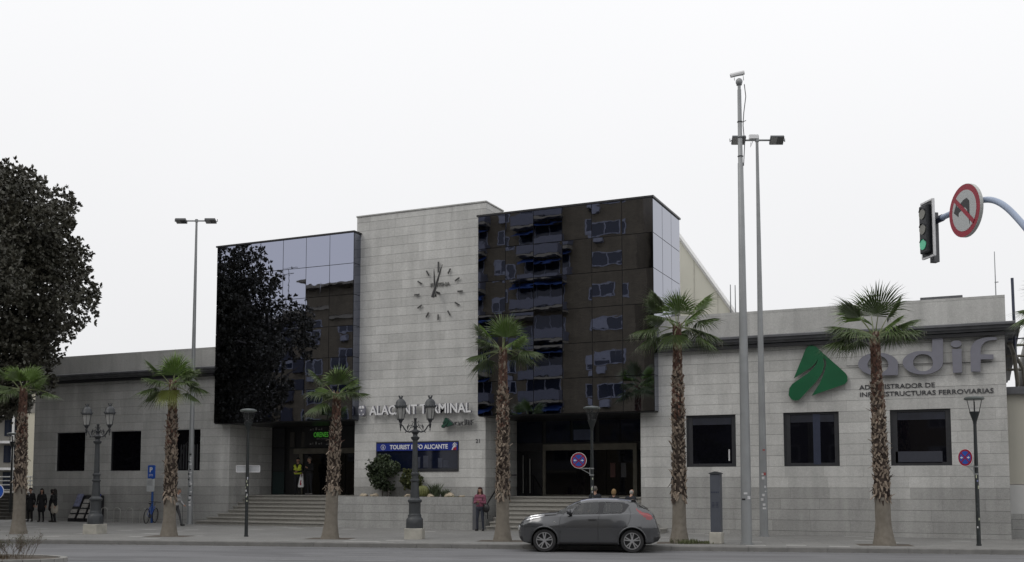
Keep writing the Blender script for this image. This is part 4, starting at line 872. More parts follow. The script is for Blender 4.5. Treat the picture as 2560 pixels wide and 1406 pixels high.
# ------------------------------------------------------------ ornate lamps
M['iron'] = mat('grey painted iron', (.042, .046, .05), .5, var=.15, scale=6)
M['iron_dark'] = mat('dark wrought iron', (.028, .03, .034), .5, var=.15)
M['frost'] = mat('frosted lantern glass', (.30, .30, .29), .25, var=.08)
M['concrete'] = mat('pale concrete base', (.40, .385, .34), .85, var=.22, scale=4, bump=.4)
def ornate(x, y, lab, ang):
    t = thing('ornate_lamp_post', lab, 'lamp post', (0, 0, 0), 'ornate twin lamp posts')
    mb = MB(); mb.box(-.3, .3, -.3, .3, -.02, .36); o = mb.build('base', 'concrete', t)
    bv = o.modifiers.new('b', 'BEVEL'); bv.width = .02; bv.segments = 2
    mb = MB(); n = 8; q = math.pi/8
    mb.lathe([(.29,.355),(.29,.5),(.285,.66),(.25,.70),(.235,.72),(.23,.8)], n=n, rot=q)
    mb.lathe([(.2,.8),(.2,1.22)], n=n, rot=q); mb.lathe([(.215,.72),(.215,.82),(.2,.84)], n=n, rot=q)
    mb.lathe([(.2,1.2),(.235,1.23),(.24,1.29),(.18,1.34),(.15,1.38)], n=16); mb.build('plinth', 'iron', t, True)
    mb = MB(); mb.lathe([(.155,1.36),(.15,1.5),(.125,1.9),(.155,1.93),(.155,1.98),(.115,2.0),(.115,2.12),(.14,2.14),(.14,2.19),(.1,2.22),(.082,3.28),(.1,3.3),(.14,3.34),(.15,3.4),(.09,3.42),(.07,3.5)], n=16); mb.build('column', 'iron', t, True)
    mb = MB(); mb.lathe([(.06,3.45),(.11,3.53),(.15,3.58),(.1,3.64),(.06,3.66),(.06,3.72),(.08,3.74),(.08,3.78),(.05,3.8),(.04,3.98),(.055,4.0),(.055,4.03),(0.01,4.05)], n=12)
    for s in (-1, 1):
        A = [(s*.1, 3.6), (s*.2, 3.57), (s*.3, 3.6), (s*.37, 3.68), (s*.42, 3.77), (s*.48, 3.82), (s*.53, 3.81)]
        mb.tube([(a, 0, b) for a, b in A], [.032, .03, .028, .026, .024, .022, .02], 6)
        mb.tube([(s*.14+s*.075*math.cos(k*.55)*(1-k/16), 0, 3.745+.075*math.sin(k*.55)*(1-k/16)) for k in range(13)], .011, 5)
        mb.tube([(s*.245, 0, 3.6), (s*.2, 0, 3.66), (s*.16, 0, 3.72), (s*.1, 0, 3.82), (s*.075, 0, 3.9), (s*.1, 0, 3.94), (s*.13, 0, 3.91)], .011, 5)
        mb.prism([(s*.27, 3.62), (s*.235, 3.72), (s*.215, 3.86), (s*.285, 3.75)], yzfn, -.012, .012)
        mb.prism([(s*.3, 3.6), (s*.36, 3.57), (s*.33, 3.53)], yzfn, -.012, .012)
        mb.lathe([(.005,3.6),(.02,3.64),(.012,3.68),(.03,3.72),(.035,3.8),(.05,3.83),(.03,3.87),(.075,3.95),(.08,4.0)], c=(s*.5, 0, 0), n=8)
    mb.build('bracket', 'iron_dark', t, True)
    for s in (-1, 1):
        c = (s*.5, 0, 0)
        mb = MB(); mb.lathe([(.105,4.0),(.165,4.40)], c=c, n=6); ln = mb.build('lantern', 'frost', t)
        mb = MB()
        for k in range(6):
            a = 2*math.pi*k/6; mb.tube([(c[0]+.108*math.cos(a), .108*math.sin(a), 3.99), (c[0]+.17*math.cos(a), .17*math.sin(a), 4.41)], .009, 4)
        mb.lathe([(.115,3.98),(.12,4.0),(.112,4.02)], c=c, n=6); mb.build('lantern_frame', 'iron_dark', ln)
        mb = MB(); mb.lathe([(.18,4.39),(.205,4.42),(.2,4.46),(.185,4.48),(.17,4.57),(.12,4.65),(.06,4.69),(.045,4.7)], c=c, n=16)
        for k in range(12): a = 2*math.pi*k/12; mb.ball((c[0]+.205*math.cos(a), .205*math.sin(a), 4.46), .018, 5, 4)
        mb.lathe([(.04,4.69),(.06,4.71),(.05,4.74)], c=c, n=8)
        for k in range(6): a = 2*math.pi*k/6; mb.tube([(c[0]+.045*math.cos(a), .045*math.sin(a), 4.72), (c[0]+.08*math.cos(a), .08*math.sin(a), 4.8)], [.014, .01], 4)
        mb.build('dome', 'iron', ln, True)
    t.location = (x, y, 0); t.rotation_euler.z = ang; return t
t1 = ornate(-17.54, 31.01, 'ornate twin lantern lamp post in front of the tourist window', R(20))
t2 = copy_tree(t1); t2.location = (-30.03, 29.33, 0); t2.rotation_euler.z = R(8); tag(t2, 'ornate twin lantern lamp post between the two left black windows')
# ------------------------------------------------------------ slim lamps
M['clear'] = mat('clear lamp glass', (.5, .52, .52), .05, alpha=.04)
M['pole_dark'] = mat('dark green grey pole', (.020, .024, .025), .45, var=.2, scale=12)
M['lamp_top'] = mat('lamp disc top', (.10, .115, .11), .35, var=.15)
def slim(x, y, lab, k=0):
    t = thing('street_lamp', lab, 'street lamp', (0, 0, 0), 'slim street lamps')
    mb = MB(); mb.tube([(0, 0, 0), (0, 0, 2.5), (0, 0, 3.65)], [.062, .055, .045], 12); mb.lathe([(.075,0),(.075,.05),(.062,.06)], n=12); mb.build('pole', 'pole_dark', t, True)
    mb = MB(); mb.lathe([(.05,3.62),(.055,3.7),(.13,3.93),(.145,3.97),(.145,4.0)], n=16); mb.build('cup', 'pole_dark', t, True)
    mb = MB(); 
    vs_ = [(r_*math.cos(math.pi*k/8), r_*math.sin(math.pi*k/8), z_) for r_, z_ in ((.135, 4.0), (.23, 4.35)) for k in range(16)]
    mb.add(vs_, [(k, (k+1) % 16, 16+(k+1) % 16, 16+k) for k in range(16)]); mb.build('glass', 'clear', t, True)
    mb = MB()
    for k_ in range(3): a = 2*math.pi*k_/3+.5; mb.tube([(.135*math.cos(a), .135*math.sin(a), 3.95), (.24*math.cos(a), .24*math.sin(a), 4.38)], .012, 5)
    mb.tube([(0, 0, 3.97), (0, 0, 4.3)], .02, 6); mb.build('strut', 'black', t)
    mb = MB(); mb.lathe([(.26,4.35),(.29,4.38),(.285,4.42),(.2,4.45),(.05,4.47)], n=24); mb.build('lamp_shade', 'lamp_top', t, True)
    t.location = (x, y, 0); return t
l1 = slim(-23.67, 29.98, 'slim street lamp carrying the blank white plate, in front of the left steps')
locs = [(-12.22, 33.69, 'slim street lamp behind the car, carrying a round no stopping sign'), (-.35, 34.58, 'slim street lamp at the right end of the station, with a no stopping sign'), (-46.1, 39.3, 'distant slim street lamp at the left corner of the station')]
lamps = [l1]
for x, y, lb in locs:
    c = copy_tree(l1); c.location = (x, y, 0); tag(c, lb); lamps.append(c)
# stickers
def stickers(par, x, y, r, z0, z1, n, seed, cols=('paper', 'black')):
    q = random.Random(seed)
    for i in range(n):
        z = z0 + (z1-z0)*(i+q.random()*.8)/n; a = TV + q.uniform(-.7, .5); w = q.uniform(.35, .8); h = q.uniform(.04, .1)
        mb = MB(); k = 4; P = [(math.cos(a-w/2+w*j/k)*(r+.004), math.sin(a-w/2+w*j/k)*(r+.004)) for j in range(k+1)]
        mb.add([(x+c, y+s, z) for c, s in P] + [(x+c, y+s, z+h) for c, s in P], [(j, j+1, k+2+j, k+1+j) for j in range(k)])
        mb.build('sticker', q.choice(cols), par)
M['paper2'] = mat('bluish sticker', (.2, .22, .4), .6); M['paper3'] = mat('cream sticker', (.45, .47, .35), .6); M['red_st'] = mat('faded red sticker', (.3, .06, .06), .6, var=.3, scale=20)
for c in lamps[:3]: c['_'] = 1
def pole_parts(t): return [o for o in t.children if o.name.startswith('pole')][0]
for t, sd, zz in ((lamps[0], 1, (1.2, 2.1)), (lamps[1], 2, (1.2, 2.0)), (lamps[2], 3, (.3, 2.2))):
    po = pole_parts(t); po.data = po.data.copy()
    off = t.location.copy(); t.location = (0,0,0)
    stickers(po, 0, 0, .058, zz[0], zz[1], 9, sd, ('paper', 'paper', 'paper2', 'paper3', 'iron')); t.location = off
    del t['_']
# signs
def disc(mb, c, n_, rad, t0, t1, mi=0, seg=32, up=Vector((0,0,1))):
    s = n_.cross(up).normalized(); u = s.cross(n_)
    P = [c + (s*math.cos(2*math.pi*k/seg) + u*math.sin(2*math.pi*k/seg))*rad for k in range(seg)]
    mb.add([p+n_*t0 for p in P]+[p+n_*t1 for p in P], [tuple(range(seg)), tuple(range(2*seg-1, seg-1, -1))]+[(i, seg+i, seg+(i+1)%seg, (i+1)%seg) for i in range(seg)], mi)
def bar2(mb, c, n_, a, b, w, t0, t1, mi=0, up=Vector((0,0,1))):
    """flat bar on a sign face from local a to b (right, up as seen from the front)"""
    s = up.cross(n_).normalized(); u = n_.cross(s)
    A = c + s*a[0] + u*a[1]; B = c + s*b[0] + u*b[1]; d = (B-A).normalized(); q = d.cross(n_)*w/2
    P = [A-q, B-q, B+q, A+q]; mb.add([p+n_*t0 for p in P]+[p+n_*t1 for p in P], [(0,1,2,3),(7,6,5,4),(0,4,5,1),(1,5,6,2),(2,6,7,3),(3,7,4,0)], mi)
def poly2(mb, c, n_, pts, t0, t1, mi=0, up=Vector((0,0,1))):
    s = up.cross(n_).normalized(); u = n_.cross(s)
    mb.prism(pts, lambda a, b, d: c + s*a + u*b + n_*d, t0, t1, mi)
def no_stopping(c, n_, lamp, lab, r=.27):
    c = Vector(c); n_ = Vector(n_).normalized(); t = thing('no_stopping_sign', lab, 'road sign', tuple(c), 'no stopping signs')
    mb = MB(); disc(mb, c, n_, r, -.02, 0); mb.build('plate', 'pole_grey', t)
    mb = MB(); disc(mb, c, n_, r-.005, .001, .004, 1); disc(mb, c, n_, r*.93, .004, .007, 0); disc(mb, c, n_, r*.72, .007, .010, 2)
    for sx in (-1, 1): bar2(mb, c, n_, (-r*.53, -r*.53*sx), (r*.53, r*.53*sx), r*.13, .010+.001*sx, .014+.001*sx, 0)
    for sx in (-1, 1):
        bar2(mb, c, n_, (sx*r*.26, 0), (sx*r*.45, 0), r*.1, .016, .018, 1); poly2(mb, c, n_, [(sx*r*.42, -r*.14), (sx*r*.66, 0), (sx*r*.42, r*.14)], .016, .018, 1)
    mb.build('face', ['red', 'white', 'sign_blue'], t)
    L0 = Vector(lamp); mb = MB(); b = c - n_*.04
    z1, z2 = c.z - r + .0, c.z - r - .22
    mb.tube([b - Vector((0,0,r*.3)), Vector((b.x, b.y, z1))], .016, 4); mb.tube([Vector((b.x, b.y, z1)), Vector((L0.x, L0.y, z1))], .016, 4); mb.tube([Vector((b.x, b.y, z1+.03)), Vector((L0.x, L0.y, z2))], .014, 4)
    dd = (Vector((L0.x, L0.y, 0)) - Vector((b.x, b.y, 0))).normalized()*.075
    mb.tube([Vector((L0.x, L0.y, z1+.03))-dd, Vector((L0.x, L0.y, z2-.02))-dd], .016, 4)
    for z in (z1, z2): mb.lathe([(.062, z-.02), (.068, z-.018), (.068, z+.018), (.062, z+.02)], c=(L0.x, L0.y, 0), n=10)
    mb.build('bracket', 'pole_grey', t)
M['pole_grey'] = mat('galvanised bracket', (.33, .34, .34), .4, metal=.4)
M['sign_blue'] = mat('sign blue', (.02, .09, .42), .4, var=.06)
no_stopping((-12.61, 33.45, 2.62), (.28, -1, 0), (-12.22, 33.69, 0), 'round red and blue no stopping sign left of the lamp behind the car')
no_stopping((-.64, 34.4, 2.62), (-.62, -.78, 0), (-.35, 34.58, 0), 'round red and blue no stopping sign on the right end lamp, seen at an angle')
t = thing('name_plate', 'blank white plate seen from behind across the slim lamp by the left steps', 'sign', (-23.67, 29.98, 2.35))
mb = MB(); s = Vector((.93, .36, 0)); u = Vector((0,0,1)); n_ = s.cross(u); c = Vector((-23.665, 29.98, 2.355)) - n_*.07*0
P = rr(-.43, .43, -.12, .12, .04); mb.prism(P, lambda a, b, d: c + s*a + u*b + Vector((n_.x, n_.y, 0))*(-.07-d), 0, .012)
mb.build('plate', mat('plate back', (.40, .41, .42), .4, var=.1, scale=5), t)
mb = MB()
for sz in (-1, 1): mb.obox(c - Vector((n_.x, n_.y, 0))*.07 + u*sz*.112, s*.42, n_*.014, u*.008)
for sx in (-1, 1): mb.obox(c - Vector((n_.x, n_.y, 0))*.07 + s*sx*.422, s*.008, n_*.014, u*.1)
mb.build('rim', 'white', t)
# ------------------------------------------------------------ tall poles
M['galv'] = mat('galvanised pole', (.27, .28, .285), .5, metal=.25, var=.12, scale=2)
M['flood_glass'] = mat('floodlight glass', (.12, .12, .12), .1)
def flood_pole(x, y, h, ang, lab, r0, r1, tilt, with_cam, seed, down):
    t = thing('floodlight_pole', lab, 'light pole', (x, y, 0), 'tall floodlight poles')
    mb = MB(); mb.lathe([(r0, 0), (r0*.97, 1), (r1, h)], c=(x, y, 0), n=8, rot=.4); mb.lathe([(r0+.03, -.01), (r0+.03, .05)], c=(x, y, 0), n=8, rot=.4); po = mb.build('pole', 'galv', t)
    dx, dy = math.cos(ang), math.sin(ang); a = Vector((dx, dy, 0)); b = Vector((-dy, dx, 0)); c = Vector((x, y, h-.04))
    mb = MB(); mb.tube([c - a*.72, c + a*.72], .035, 8); mb.lathe([(.07, h-.1), (.07, h+.03)], c=(x, y, 0), n=8); mb.build('crossbar', 'galv', t)
    for s_ in (-1, 1):
        cc_ = c + a*s_*.68 - Vector((0,0,.03)) + b*(-.1); f = (-b*math.cos(tilt) - Vector((0,0,1))*math.sin(tilt)); u = a.cross(f).normalized()
        mb = MB(); mb.obox(cc_, a*.24, u*.16, f*.05); fl = mb.build('floodlight', 'iron', t)
        mb = MB(); mb.obox(cc_+f*.053 - a*.115, a*.11, u*.145, f*.003, 0); mb.obox(cc_+f*.053 + a*.115, a*.11, u*.145, f*.003, 1); mb.build('lamp_glass', ['frost', 'flood_glass'], fl)
        mb = MB(); mb.tube([cc_ - a*.25*s_*-1 + u*0, cc_ + a*.3*s_ + u*.06, cc_ + a*.3*s_ - f*.1], .018, 5); mb.build('bracket', 'galv', fl)
    if with_cam:
        mb = MB(); cc_ = c + Vector((0,0,.12)) - a*.12; q = (a*.6 - b*.8).normalized()
        mb.obox(cc_, a*.16, b*.07, Vector((0,0,.07))); mb.build('camera_housing', 'white', t)
        mb = MB(); mb.obox(cc_ + a*.165 - Vector((0,0,.012)), a*.01, b*.055, Vector((0,0,.05))); mb.tube([cc_ - a*.05 - Vector((0,0,.07)), cc_ - a*.05 - Vector((0,0,.2)), cc_ - a*.12 - Vector((0,0,.38)), cc_ - a*.1 - Vector((0,0,.2))], .01, 4); mb.build('camera_lens', 'iron', t)
    return t, po
t, po = flood_pole(-7.22, 37.39, 14.15, R(24), 'tall floodlight pole with a small white camera, thinner and further than its neighbour', .15, .05, R(50), True, 1, 0)
stickers(po, -7.22, 37.39, .147, .9, 2.2, 9, 11, ('paper', 'paper', 'black', 'galv')); stickers(po, -7.22, 37.39, .138, 2.95, 3.05, 1, 12, ('red_st',)); stickers(po, -7.22, 37.39, .143, 2.1, 2.16, 1, 5, ('red_st',))
t, po = flood_pole(-33.1, 37.9, 14.0, R(24), 'tall floodlight pole against the left wing, its foot covered in stickers', .14, .05, R(72), False, 2, 0)
stickers(po, -33.1, 37.9, .135, .8, 3.3, 22, 13, ('paper', 'paper', 'galv', 'black', 'iron'))
t = thing('camera_pole', 'tallest tapered grey pole with a surveillance camera on top', 'pole', (-6.77, 32.35, 0))
mb = MB(); x, y = -6.77, 32.35
mb.lathe([(.165, 0), (.155, 2.8), (.125, 7.0)], c=(x, y, 0), n=10); mb.lathe([(.120, 7.0), (.088, 11.8), (.075, 11.82), (.06, 14.15)], c=(x, y, 0), n=10); mb.lathe([(.2, -.01), (.2, .04)], c=(x, y, 0), n=10); po = mb.build('pole', 'galv', t, True)
mb = MB()
for z in (12.0, 12.6, 13.1): mb.lathe([(.065+(14.15-z)*.006, z), (.078+(14.15-z)*.006, z+.005), (.078+(14.15-z)*.006, z+.03), (.065, z+.035)], c=(x, y, 0), n=10)
mb.tube([(x+.1, y-.02, 11.7), (x+.14, y, 12.4), (x+.1, y, 13.0), (x+.13, y, 13.4), (x+.2, y, 13.9), (x+.16, y, 14.3)], .014, 5); mb.tube([(x+.08, y, 13.1), (x+.2, y-.02, 13.13)], .012, 5); mb.build('cable', 'iron', t)
mb = MB(); mb.lathe([(.05, 14.15), (.05, 14.28), (.09, 14.3)], c=(x, y, 0), n=10); mb.ball((x, y, 14.40), (.11, .11, .12), 12, 8); mb.tube([(x-.13, y-.06, 14.45), (x-.14, y-.06, 14.58), (x+.12, y+.05, 14.62), (x+.13, y+.05, 14.45)], .012, 4); cam_b = mb.build('camera_mount', 'galv', t, True)
a = (rt*.93 + Vector((0,0,.16)) - fw*.2).normalized(); c = Vector((x-.03, y, 14.66)); b = a.cross(Vector((0,0,1))).normalized(); u = b.cross(a)
mb = MB(); mb.prism([(-.07,-.06),(.07,-.06),(.085,.01),(.06,.07),(-.06,.07),(-.085,.01)], lambda p, q, d: c + (b*p + u*q)*.8 + a*d, -.24, .2); cb = mb.build('camera_housing', 'white', t)
mb = MB(); mb.prism([(-.055,-.045),(.055,-.045),(.055,.045),(-.055,.045)], lambda p, q, d: c + (b*p + u*q)*.8 + a*d, -.246, -.242); mb.build('camera_lens', 'iron', cb)
stickers(po, x, y, .16, 1.25, 1.62, 3, 15, ('black', 'paper', 'iron'))
# utility cabinet
t = thing('utility_cabinet', 'tall narrow blue-grey metal cabinet on a concrete block', 'cabinet', (-7.69, 32.4, 0))
mb = MB(); mb.box(-7.9, -7.52, 32.25, 32.6, -.01, .36); o = mb.build('base', 'concrete', t); bv = o.modifiers.new('b', 'BEVEL'); bv.width = .03; bv.segments = 2
mb = MB(); mb.box(-7.86, -7.55, 32.28, 32.57, .361, 2.14); o = mb.build('body', mat('blue grey cabinet paint', (.075, .082, .10), .45, var=.08, scale=3), t); bv = o.modifiers.new('b', 'BEVEL'); bv.width = .008
mb = MB(); mb.prism([(-7.89, 2.141), (-7.52, 2.141), (-7.52, 2.17), (-7.7, 2.22), (-7.89, 2.17)], yzfn, 32.25, 32.6); mb.build('roof', 'iron', t)
mb = MB()
for k in range(5): mb.box(-7.83+k*.052, -7.80+k*.052, 32.276, 32.28, 1.56, 1.6)
for k in range(4):
    for s_ in (0, 1): mb.box(-7.81+s_*.12, -7.73+s_*.12, 32.274, 32.28, 1.12+k*.045, 1.135+k*.045)
mb.build('vent_slots', 'mull_blue', t)
# ------------------------------------------------------------ traffic light
Q = 1.5
S = Vector((0, 0, 1.87)) + (Vector((-.164, 12.761, 4.926)) - Vector((0, 0, 1.87)))*Q; d = Vector((-.55, .835, 0)); nrm = Vector((-.835, -.55, 0))
M['lt_blue'] = mat('pale blue painted tube', (.30, .36, .48), .4, var=.08, scale=3); M['sig_black'] = mat('signal housing', (.018, .02, .024), .45)
bz = Vector((0,0,1)); A = S - nrm*.1*Q
tl = thing('traffic_light', 'overhanging traffic signal showing green on a curved blue arm', 'traffic light', (A.x-d.x*2.25*Q, A.y-d.y*2.25*Q, 0))
path = [Vector((A.x-d.x*1.5*Q, A.y-d.y*1.5*Q, RZ))] + [A + (d*a + bz*b)*Q for a, b in ((-1.5, -2.2), (-1.46, -1.5), (-1.32, -1.0), (-1.1, -.62), (-.86, -.35), (-.6, -.10), (-.38, .03), (-.15, .085), (.1, .08), (.74, .074))]
def smooth_path(P, it=2):
    for _ in range(it):
        Q_ = [P[0]]
        for a, b in zip(P[:-1], P[1:]): Q_ += [a.lerp(b, .25), a.lerp(b, .75)]
        P = Q_ + [P[-1]]
    return P
mb = MB(); mb.tube(smooth_path(path), .034*Q, 12); mb.build('arm', 'lt_blue', tl, True)
mb = MB(); E = A + (d*.72 + bz*.074)*Q; mb.tube([E - d*.12*Q, E + d*.06*Q], .042*Q, 10); mb.build('clamp', 'mull_blue', tl)
H = S + (d*.72 + bz*-.035)*Q; fr_ = nrm
mb = MB(); mb.obox(H + d*.03*Q, d*.12*Q, fr_*.012, bz*.33*Q, 0); bb = mb.build('backboard', 'sig_black', tl)
mb = MB()
for s_ in (-1, 1): mb.obox(H + d*(.03 + .125*s_)*Q, d*.010*Q, fr_*.02, bz*.34*Q); mb.obox(H + (d*.03 + bz*.336*s_)*Q, d*.13*Q, fr_*.02, bz*.010*Q)
mb.build('rim', 'white', bb)
mb = MB(); mb.obox(H + (fr_*.036 + d*.035)*Q, d*.082*Q, fr_*.030*Q, bz*.29*Q)
hd = mb.build('signal_head', 'sig_black', tl)
bv = hd.modifiers.new('b', 'BEVEL'); bv.width = .02; bv.segments = 2
M['lens_off'] = mat('unlit lens', (.20, .20, .175), .3, var=.1); M['lens_green'] = mat('green lens', (.09, .45, .27), .3, emit=.22)
for k, m_ in ((1, 'lens_off'), (0, 'lens_off'), (-1, 'lens_green')):
    c = H + (fr_*.067 + d*.035 + bz*.185*k)*Q; mb = MB(); disc(mb, c, fr_, .064*Q, 0, .012, 0, 20); mb.build('lens', m_, hd)
    mb = MB(); s2_ = fr_.cross(bz).normalized(); P0 = []; P1 = []
    for j in range(11):
        a = R(25 + 130*j/10); q = (s2_*math.cos(a) + bz*math.sin(a))*.068*Q; P0.append(c + q); P1.append(c + q*.98 + fr_*.022*Q*(.4+.6*math.sin(a)))
    mb.add(P0 + P1, [(j, j+1, 12+j, 11+j) for j in range(10)]); mb.build('visor', 'sig_black', hd, fix=False)
mb = MB(); mb.obox(H + (-fr_*.10 + d*.07 - bz*.09)*Q, d*.045*Q, fr_*.035*Q, bz*.30*Q); mb.obox(H + (-fr_*.05 + d*.05)*Q, d*.03*Q, fr_*.05*Q, bz*.015*Q); mb.build('bracket', 'cornice', tl)
M['sign_white'] = mat('sign white', (.46, .48, .48), .5, var=.03)
ts = thing('no_left_turn_sign', 'round white sign with red border and a crossed left turn arrow on the signal arm', 'road sign', tuple(S))
mb = MB(); disc(mb, S, nrm, .3*Q, -.06, 0, 0, 40); mb.build('plate', mat('sign rim', (.45, .46, .44), .4), ts)
mb = MB(); disc(mb, S, nrm, .296*Q, .0005, .003, 0, 40); disc(mb, S, nrm, .232*Q, .003, .006, 1, 40)
poly2(mb, S, nrm, [(a*Q, b*Q) for a, b in ((.10,-.19),(.055,.0),(.02,.035),(-.105,-.005),(-.11,-.05),(-.2,.02),(-.145,.115),(-.125,.065),(-.005,.125),(.06,.13),(.105,.085))], .006, .008, 2)
bar2(mb, S, nrm, (-.175*Q, .165*Q), (.175*Q, -.165*Q), .048*Q, .009, .012, 0)
mb.build('face', ['red', 'sign_white', 'black'], ts)
# ------------------------------------------------------------ opposite buildings (seen in the mirror glass, shade the street)
M['brick'] = stone('brown brick', (.15, .125, .08), ch=.14, z0=0, bw=.5, vline=.3, jd=.3)
M['slab'] = mat('balcony slab', (.24, .22, .17), .7); M['rail'] = mat('balcony panel', (.125, .13, .155), .4); M['awning'] = mat('blue awning', (.012, .042, .16), .7)
M['wframe'] = mat('white window frame', (.25, .26, .30), .5); M['wglass'] = mat('opposite window glass', (.02, .025, .04), .1); M['dim'] = mat('navy render', (.035, .038, .055), .8)
def block(name, lab, x0, x1, yf, dep, h, wall, loc_ang=0):
    t = thing(name, lab, 'building', (x0, yf, 0)); mb = MB(); mb.box(x0, x1, yf-dep, yf, -.02, h); mb.build('wall', wall, t)
    mb = MB(); mb.box(x0-.15, x1+.15, yf-dep, yf+.15, h+.002, h+.35); mb.build('roof', 'slab', t); return t
def win(t, x0, x1, z0, z1, y, r):
    mb = MB(); wall_open(mb, x0, x1, z0, z1, y, y+.06, [(x0+.1, (x0+x1)/2-.05, z0+.1, z1-.1), ((x0+x1)/2+.05, x1-.1, z0+.1, z1-.1)]); w = mb.build('window', 'wframe', t)
    mb = MB(); mb.box(x0+.1, x1-.1, y+.005, y+.02, z0+.1, z1-.1); mb.build('pane', 'wglass', w)
    if r.random() < .5: mb = MB(); hh = r.uniform(.2, .8)*(z1-z0); mb.box(x0+.1, (x0+x1)/2-.05, y+.022, y+.04, z1-.1-hh, z1-.1); mb.build('shutter', 'wframe', w)
    if r.random() < .25: mb = MB(); mb.box(x0+.3, x0+1.1, y+.02, y+.35, z0-.75, z0-.15); mb.build('air_conditioner', 'wframe', w)
rb = random.Random(5); YF = -9.0; FH = 2.75
t = block('apartment_building', 'tall brown brick apartment block with balconies and blue awnings, mirrored in the right glass box', -44.5, -26.6, YF, 12, 29.5, 'brick')
for k in range(1, 10):
    z = 1.05 + k*FH
    win(t, -31.1, -28.2, z-.35+.35, z+1.2, YF, rb)
    win(t, -40.0, -38.6, z, z+1.3, YF, rb)
    for x0, x1 in ((-37.9, -33.2), (-43.6, -40.7)):
        mb = MB(); mb.box(x0, x1, YF, YF+1.3, z-1.0, z-.78); b = mb.build('balcony', 'slab', t)
        mb = MB(); mb.box(x0, x1, YF+1.24, YF+1.3, z-.72, z+.12); mb.box(x0, x0+.06, YF, YF+1.24, z-.72, z+.12); mb.box(x1-.06, x1, YF, YF+1.24, z-.72, z+.12); mb.build('railing', 'rail', b)
        mb = MB(); mb.box(x0+.3, x1-.3, YF+.002, YF+.02, z-.75, z+1.4); mb.build('glass_door', 'wglass', b)
        mb = MB()
        for q in range(4): xx = x0+.3+(x1-x0-.6)*q/3; mb.box(xx-.04, xx+.04, YF+.02, YF+.06, z-.75, z+1.4)
        mb.build('door_frame', 'wframe', b)
        if rb.random() < (.75 if x0 < -42 else .4):
            mb = MB(); mb.add([(x0, YF, z+1.7), (x1, YF, z+1.7), (x1, YF+1.45, z+1.0+rb.random()*.3), (x0, YF+1.45, z+1.0)], [(0,1,2,3)]); mb.build('awning', 'awning', b)
t = block('apartment_building', 'dark navy apartment block right of the brown brick one, behind the viewer', -26.0, -7, -12.5, 12, 25, 'dim')
for k in range(1, 8):
    for x in (-24, -20, -16, -12): win(t, x, x+1.6, k*3+.6, k*3+2, -12.5, rb)
t = block('apartment_building', 'brown apartment block with large windows, mirrored in the left glass box', -73, -54.2, -8.5, 12, 18.2, 'brick')
for k in range(1, 6):
    z = 1.2 + k*2.9
    for x in (-70.5, -66.6, -63.6, -60.2, -57): win(t, x, x+1.9, z, z+1.5, -8.5, rb)
    mb = MB(); mb.box(-62.5, -61.2, -8.5, -8.3, z-.6, z+1.8); mb.build('stair_panel', 'dim', t)
mb = MB(); mb.box(-60, -54.1, -14, -8.3, 18.56, 21.2); mb.build('penthouse', 'brick', t)
mb = MB(); mb.box(-61, -53.6, -14.5, -7.6, 21.21, 21.45); mb.build('penthouse_roof', 'slab', t)
mb = MB(); mb.tube([(-63, -9, 18.5), (-63, -9, 23.5)], .04, 4); mb.tube([(-64.2, -9, 23.2), (-62.2, -9, 23.3)], .03, 4); mb.tube([(-64, -9, 22.4), (-62.4, -9, 22.5)], .03, 4); mb.build('aerial', 'iron', t)
for nm_, a_, b_, h_ in (('long low apartment block at the far left end of the opposite side', -128, -74, 21), ('pale low block opposite the right end of the station', -6.4, 24, 13)):
    t = block('apartment_building', nm_, a_, b_, -9.5 if a_ < -50 else -14, 12, h_, 'dim' if a_ < -50 else 'brick')
    for k in range(1, int(h_/3)):
        for x in np.arange(a_+2, b_-3, 4.5): win(t, float(x), float(x)+1.8, k*3+.3, k*3+1.8, -9.5 if a_ < -50 else -14, rb)
# ------------------------------------------------------------ far left: apartments, ramp, steps
fa = thing('far_apartments', 'distant cream apartment building with stacked balconies at the far left', 'building', (-92, 79, 0))
o = atd(-60, 1290, 110); aa = rt.copy(); bb = fw.copy()
def fb(mb, x0, x1, z0, z1, d0, d1, mi=0):
    P = [o + aa*x + bb*y for x, y in ((x0, d0), (x1, d0), (x1, d1), (x0, d1))]
    mb.add([Vector((p.x, p.y, z0)) for p in P] + [Vector((p.x, p.y, z1)) for p in P], [(0,3,2,1),(4,5,6,7),(0,1,5,4),(1,2,6,5),(2,3,7,6),(3,0,4,7)], mi)
M['far_cream'] = mat('far cream wall', (.50, .47, .38), .8, var=.04); M['far_grey'] = mat('far grey wall', (.22, .21, .19), .8, var=.05); M['far_white'] = mat('far white slab', (.6, .6, .6), .7)
mb = MB(); fb(mb, -6, 4.35, 0, 12.4, 1.2, 12); mb.build('wall', 'far_grey', fa)
mb = MB(); fb(mb, 4.35, 9, 0, 12.2, .6, 12); mb.build('wall', 'far_cream', fa)
mb = MB(); fb(mb, 3.9, 5.9, 0, 12.4, .2, .6); mb.build('pier', 'far_cream', fa)
mb = MB(); fb(mb, 4.3, 9, 9.2, 10.6, .1, .6); mb.build('parapet', 'far_grey', fa)
for z in (1.2, 3.9, 6.6):
    mb = MB(); fb(mb, 5.9, 9, z, z+1.0, .1, .6); mb.build('balcony', 'far_white' if z < 5 else 'far_cream', fa)
    mb = MB(); fb(mb, 6.1, 8, z+1.1, z+2.4, .52, .58); w = mb.build('window', 'far_white', fa)
    mb = MB(); fb(mb, 6.0, 6.9, z+1.15, z+2.35, .46, .5); mb.build('pane', 'far_grey', w)
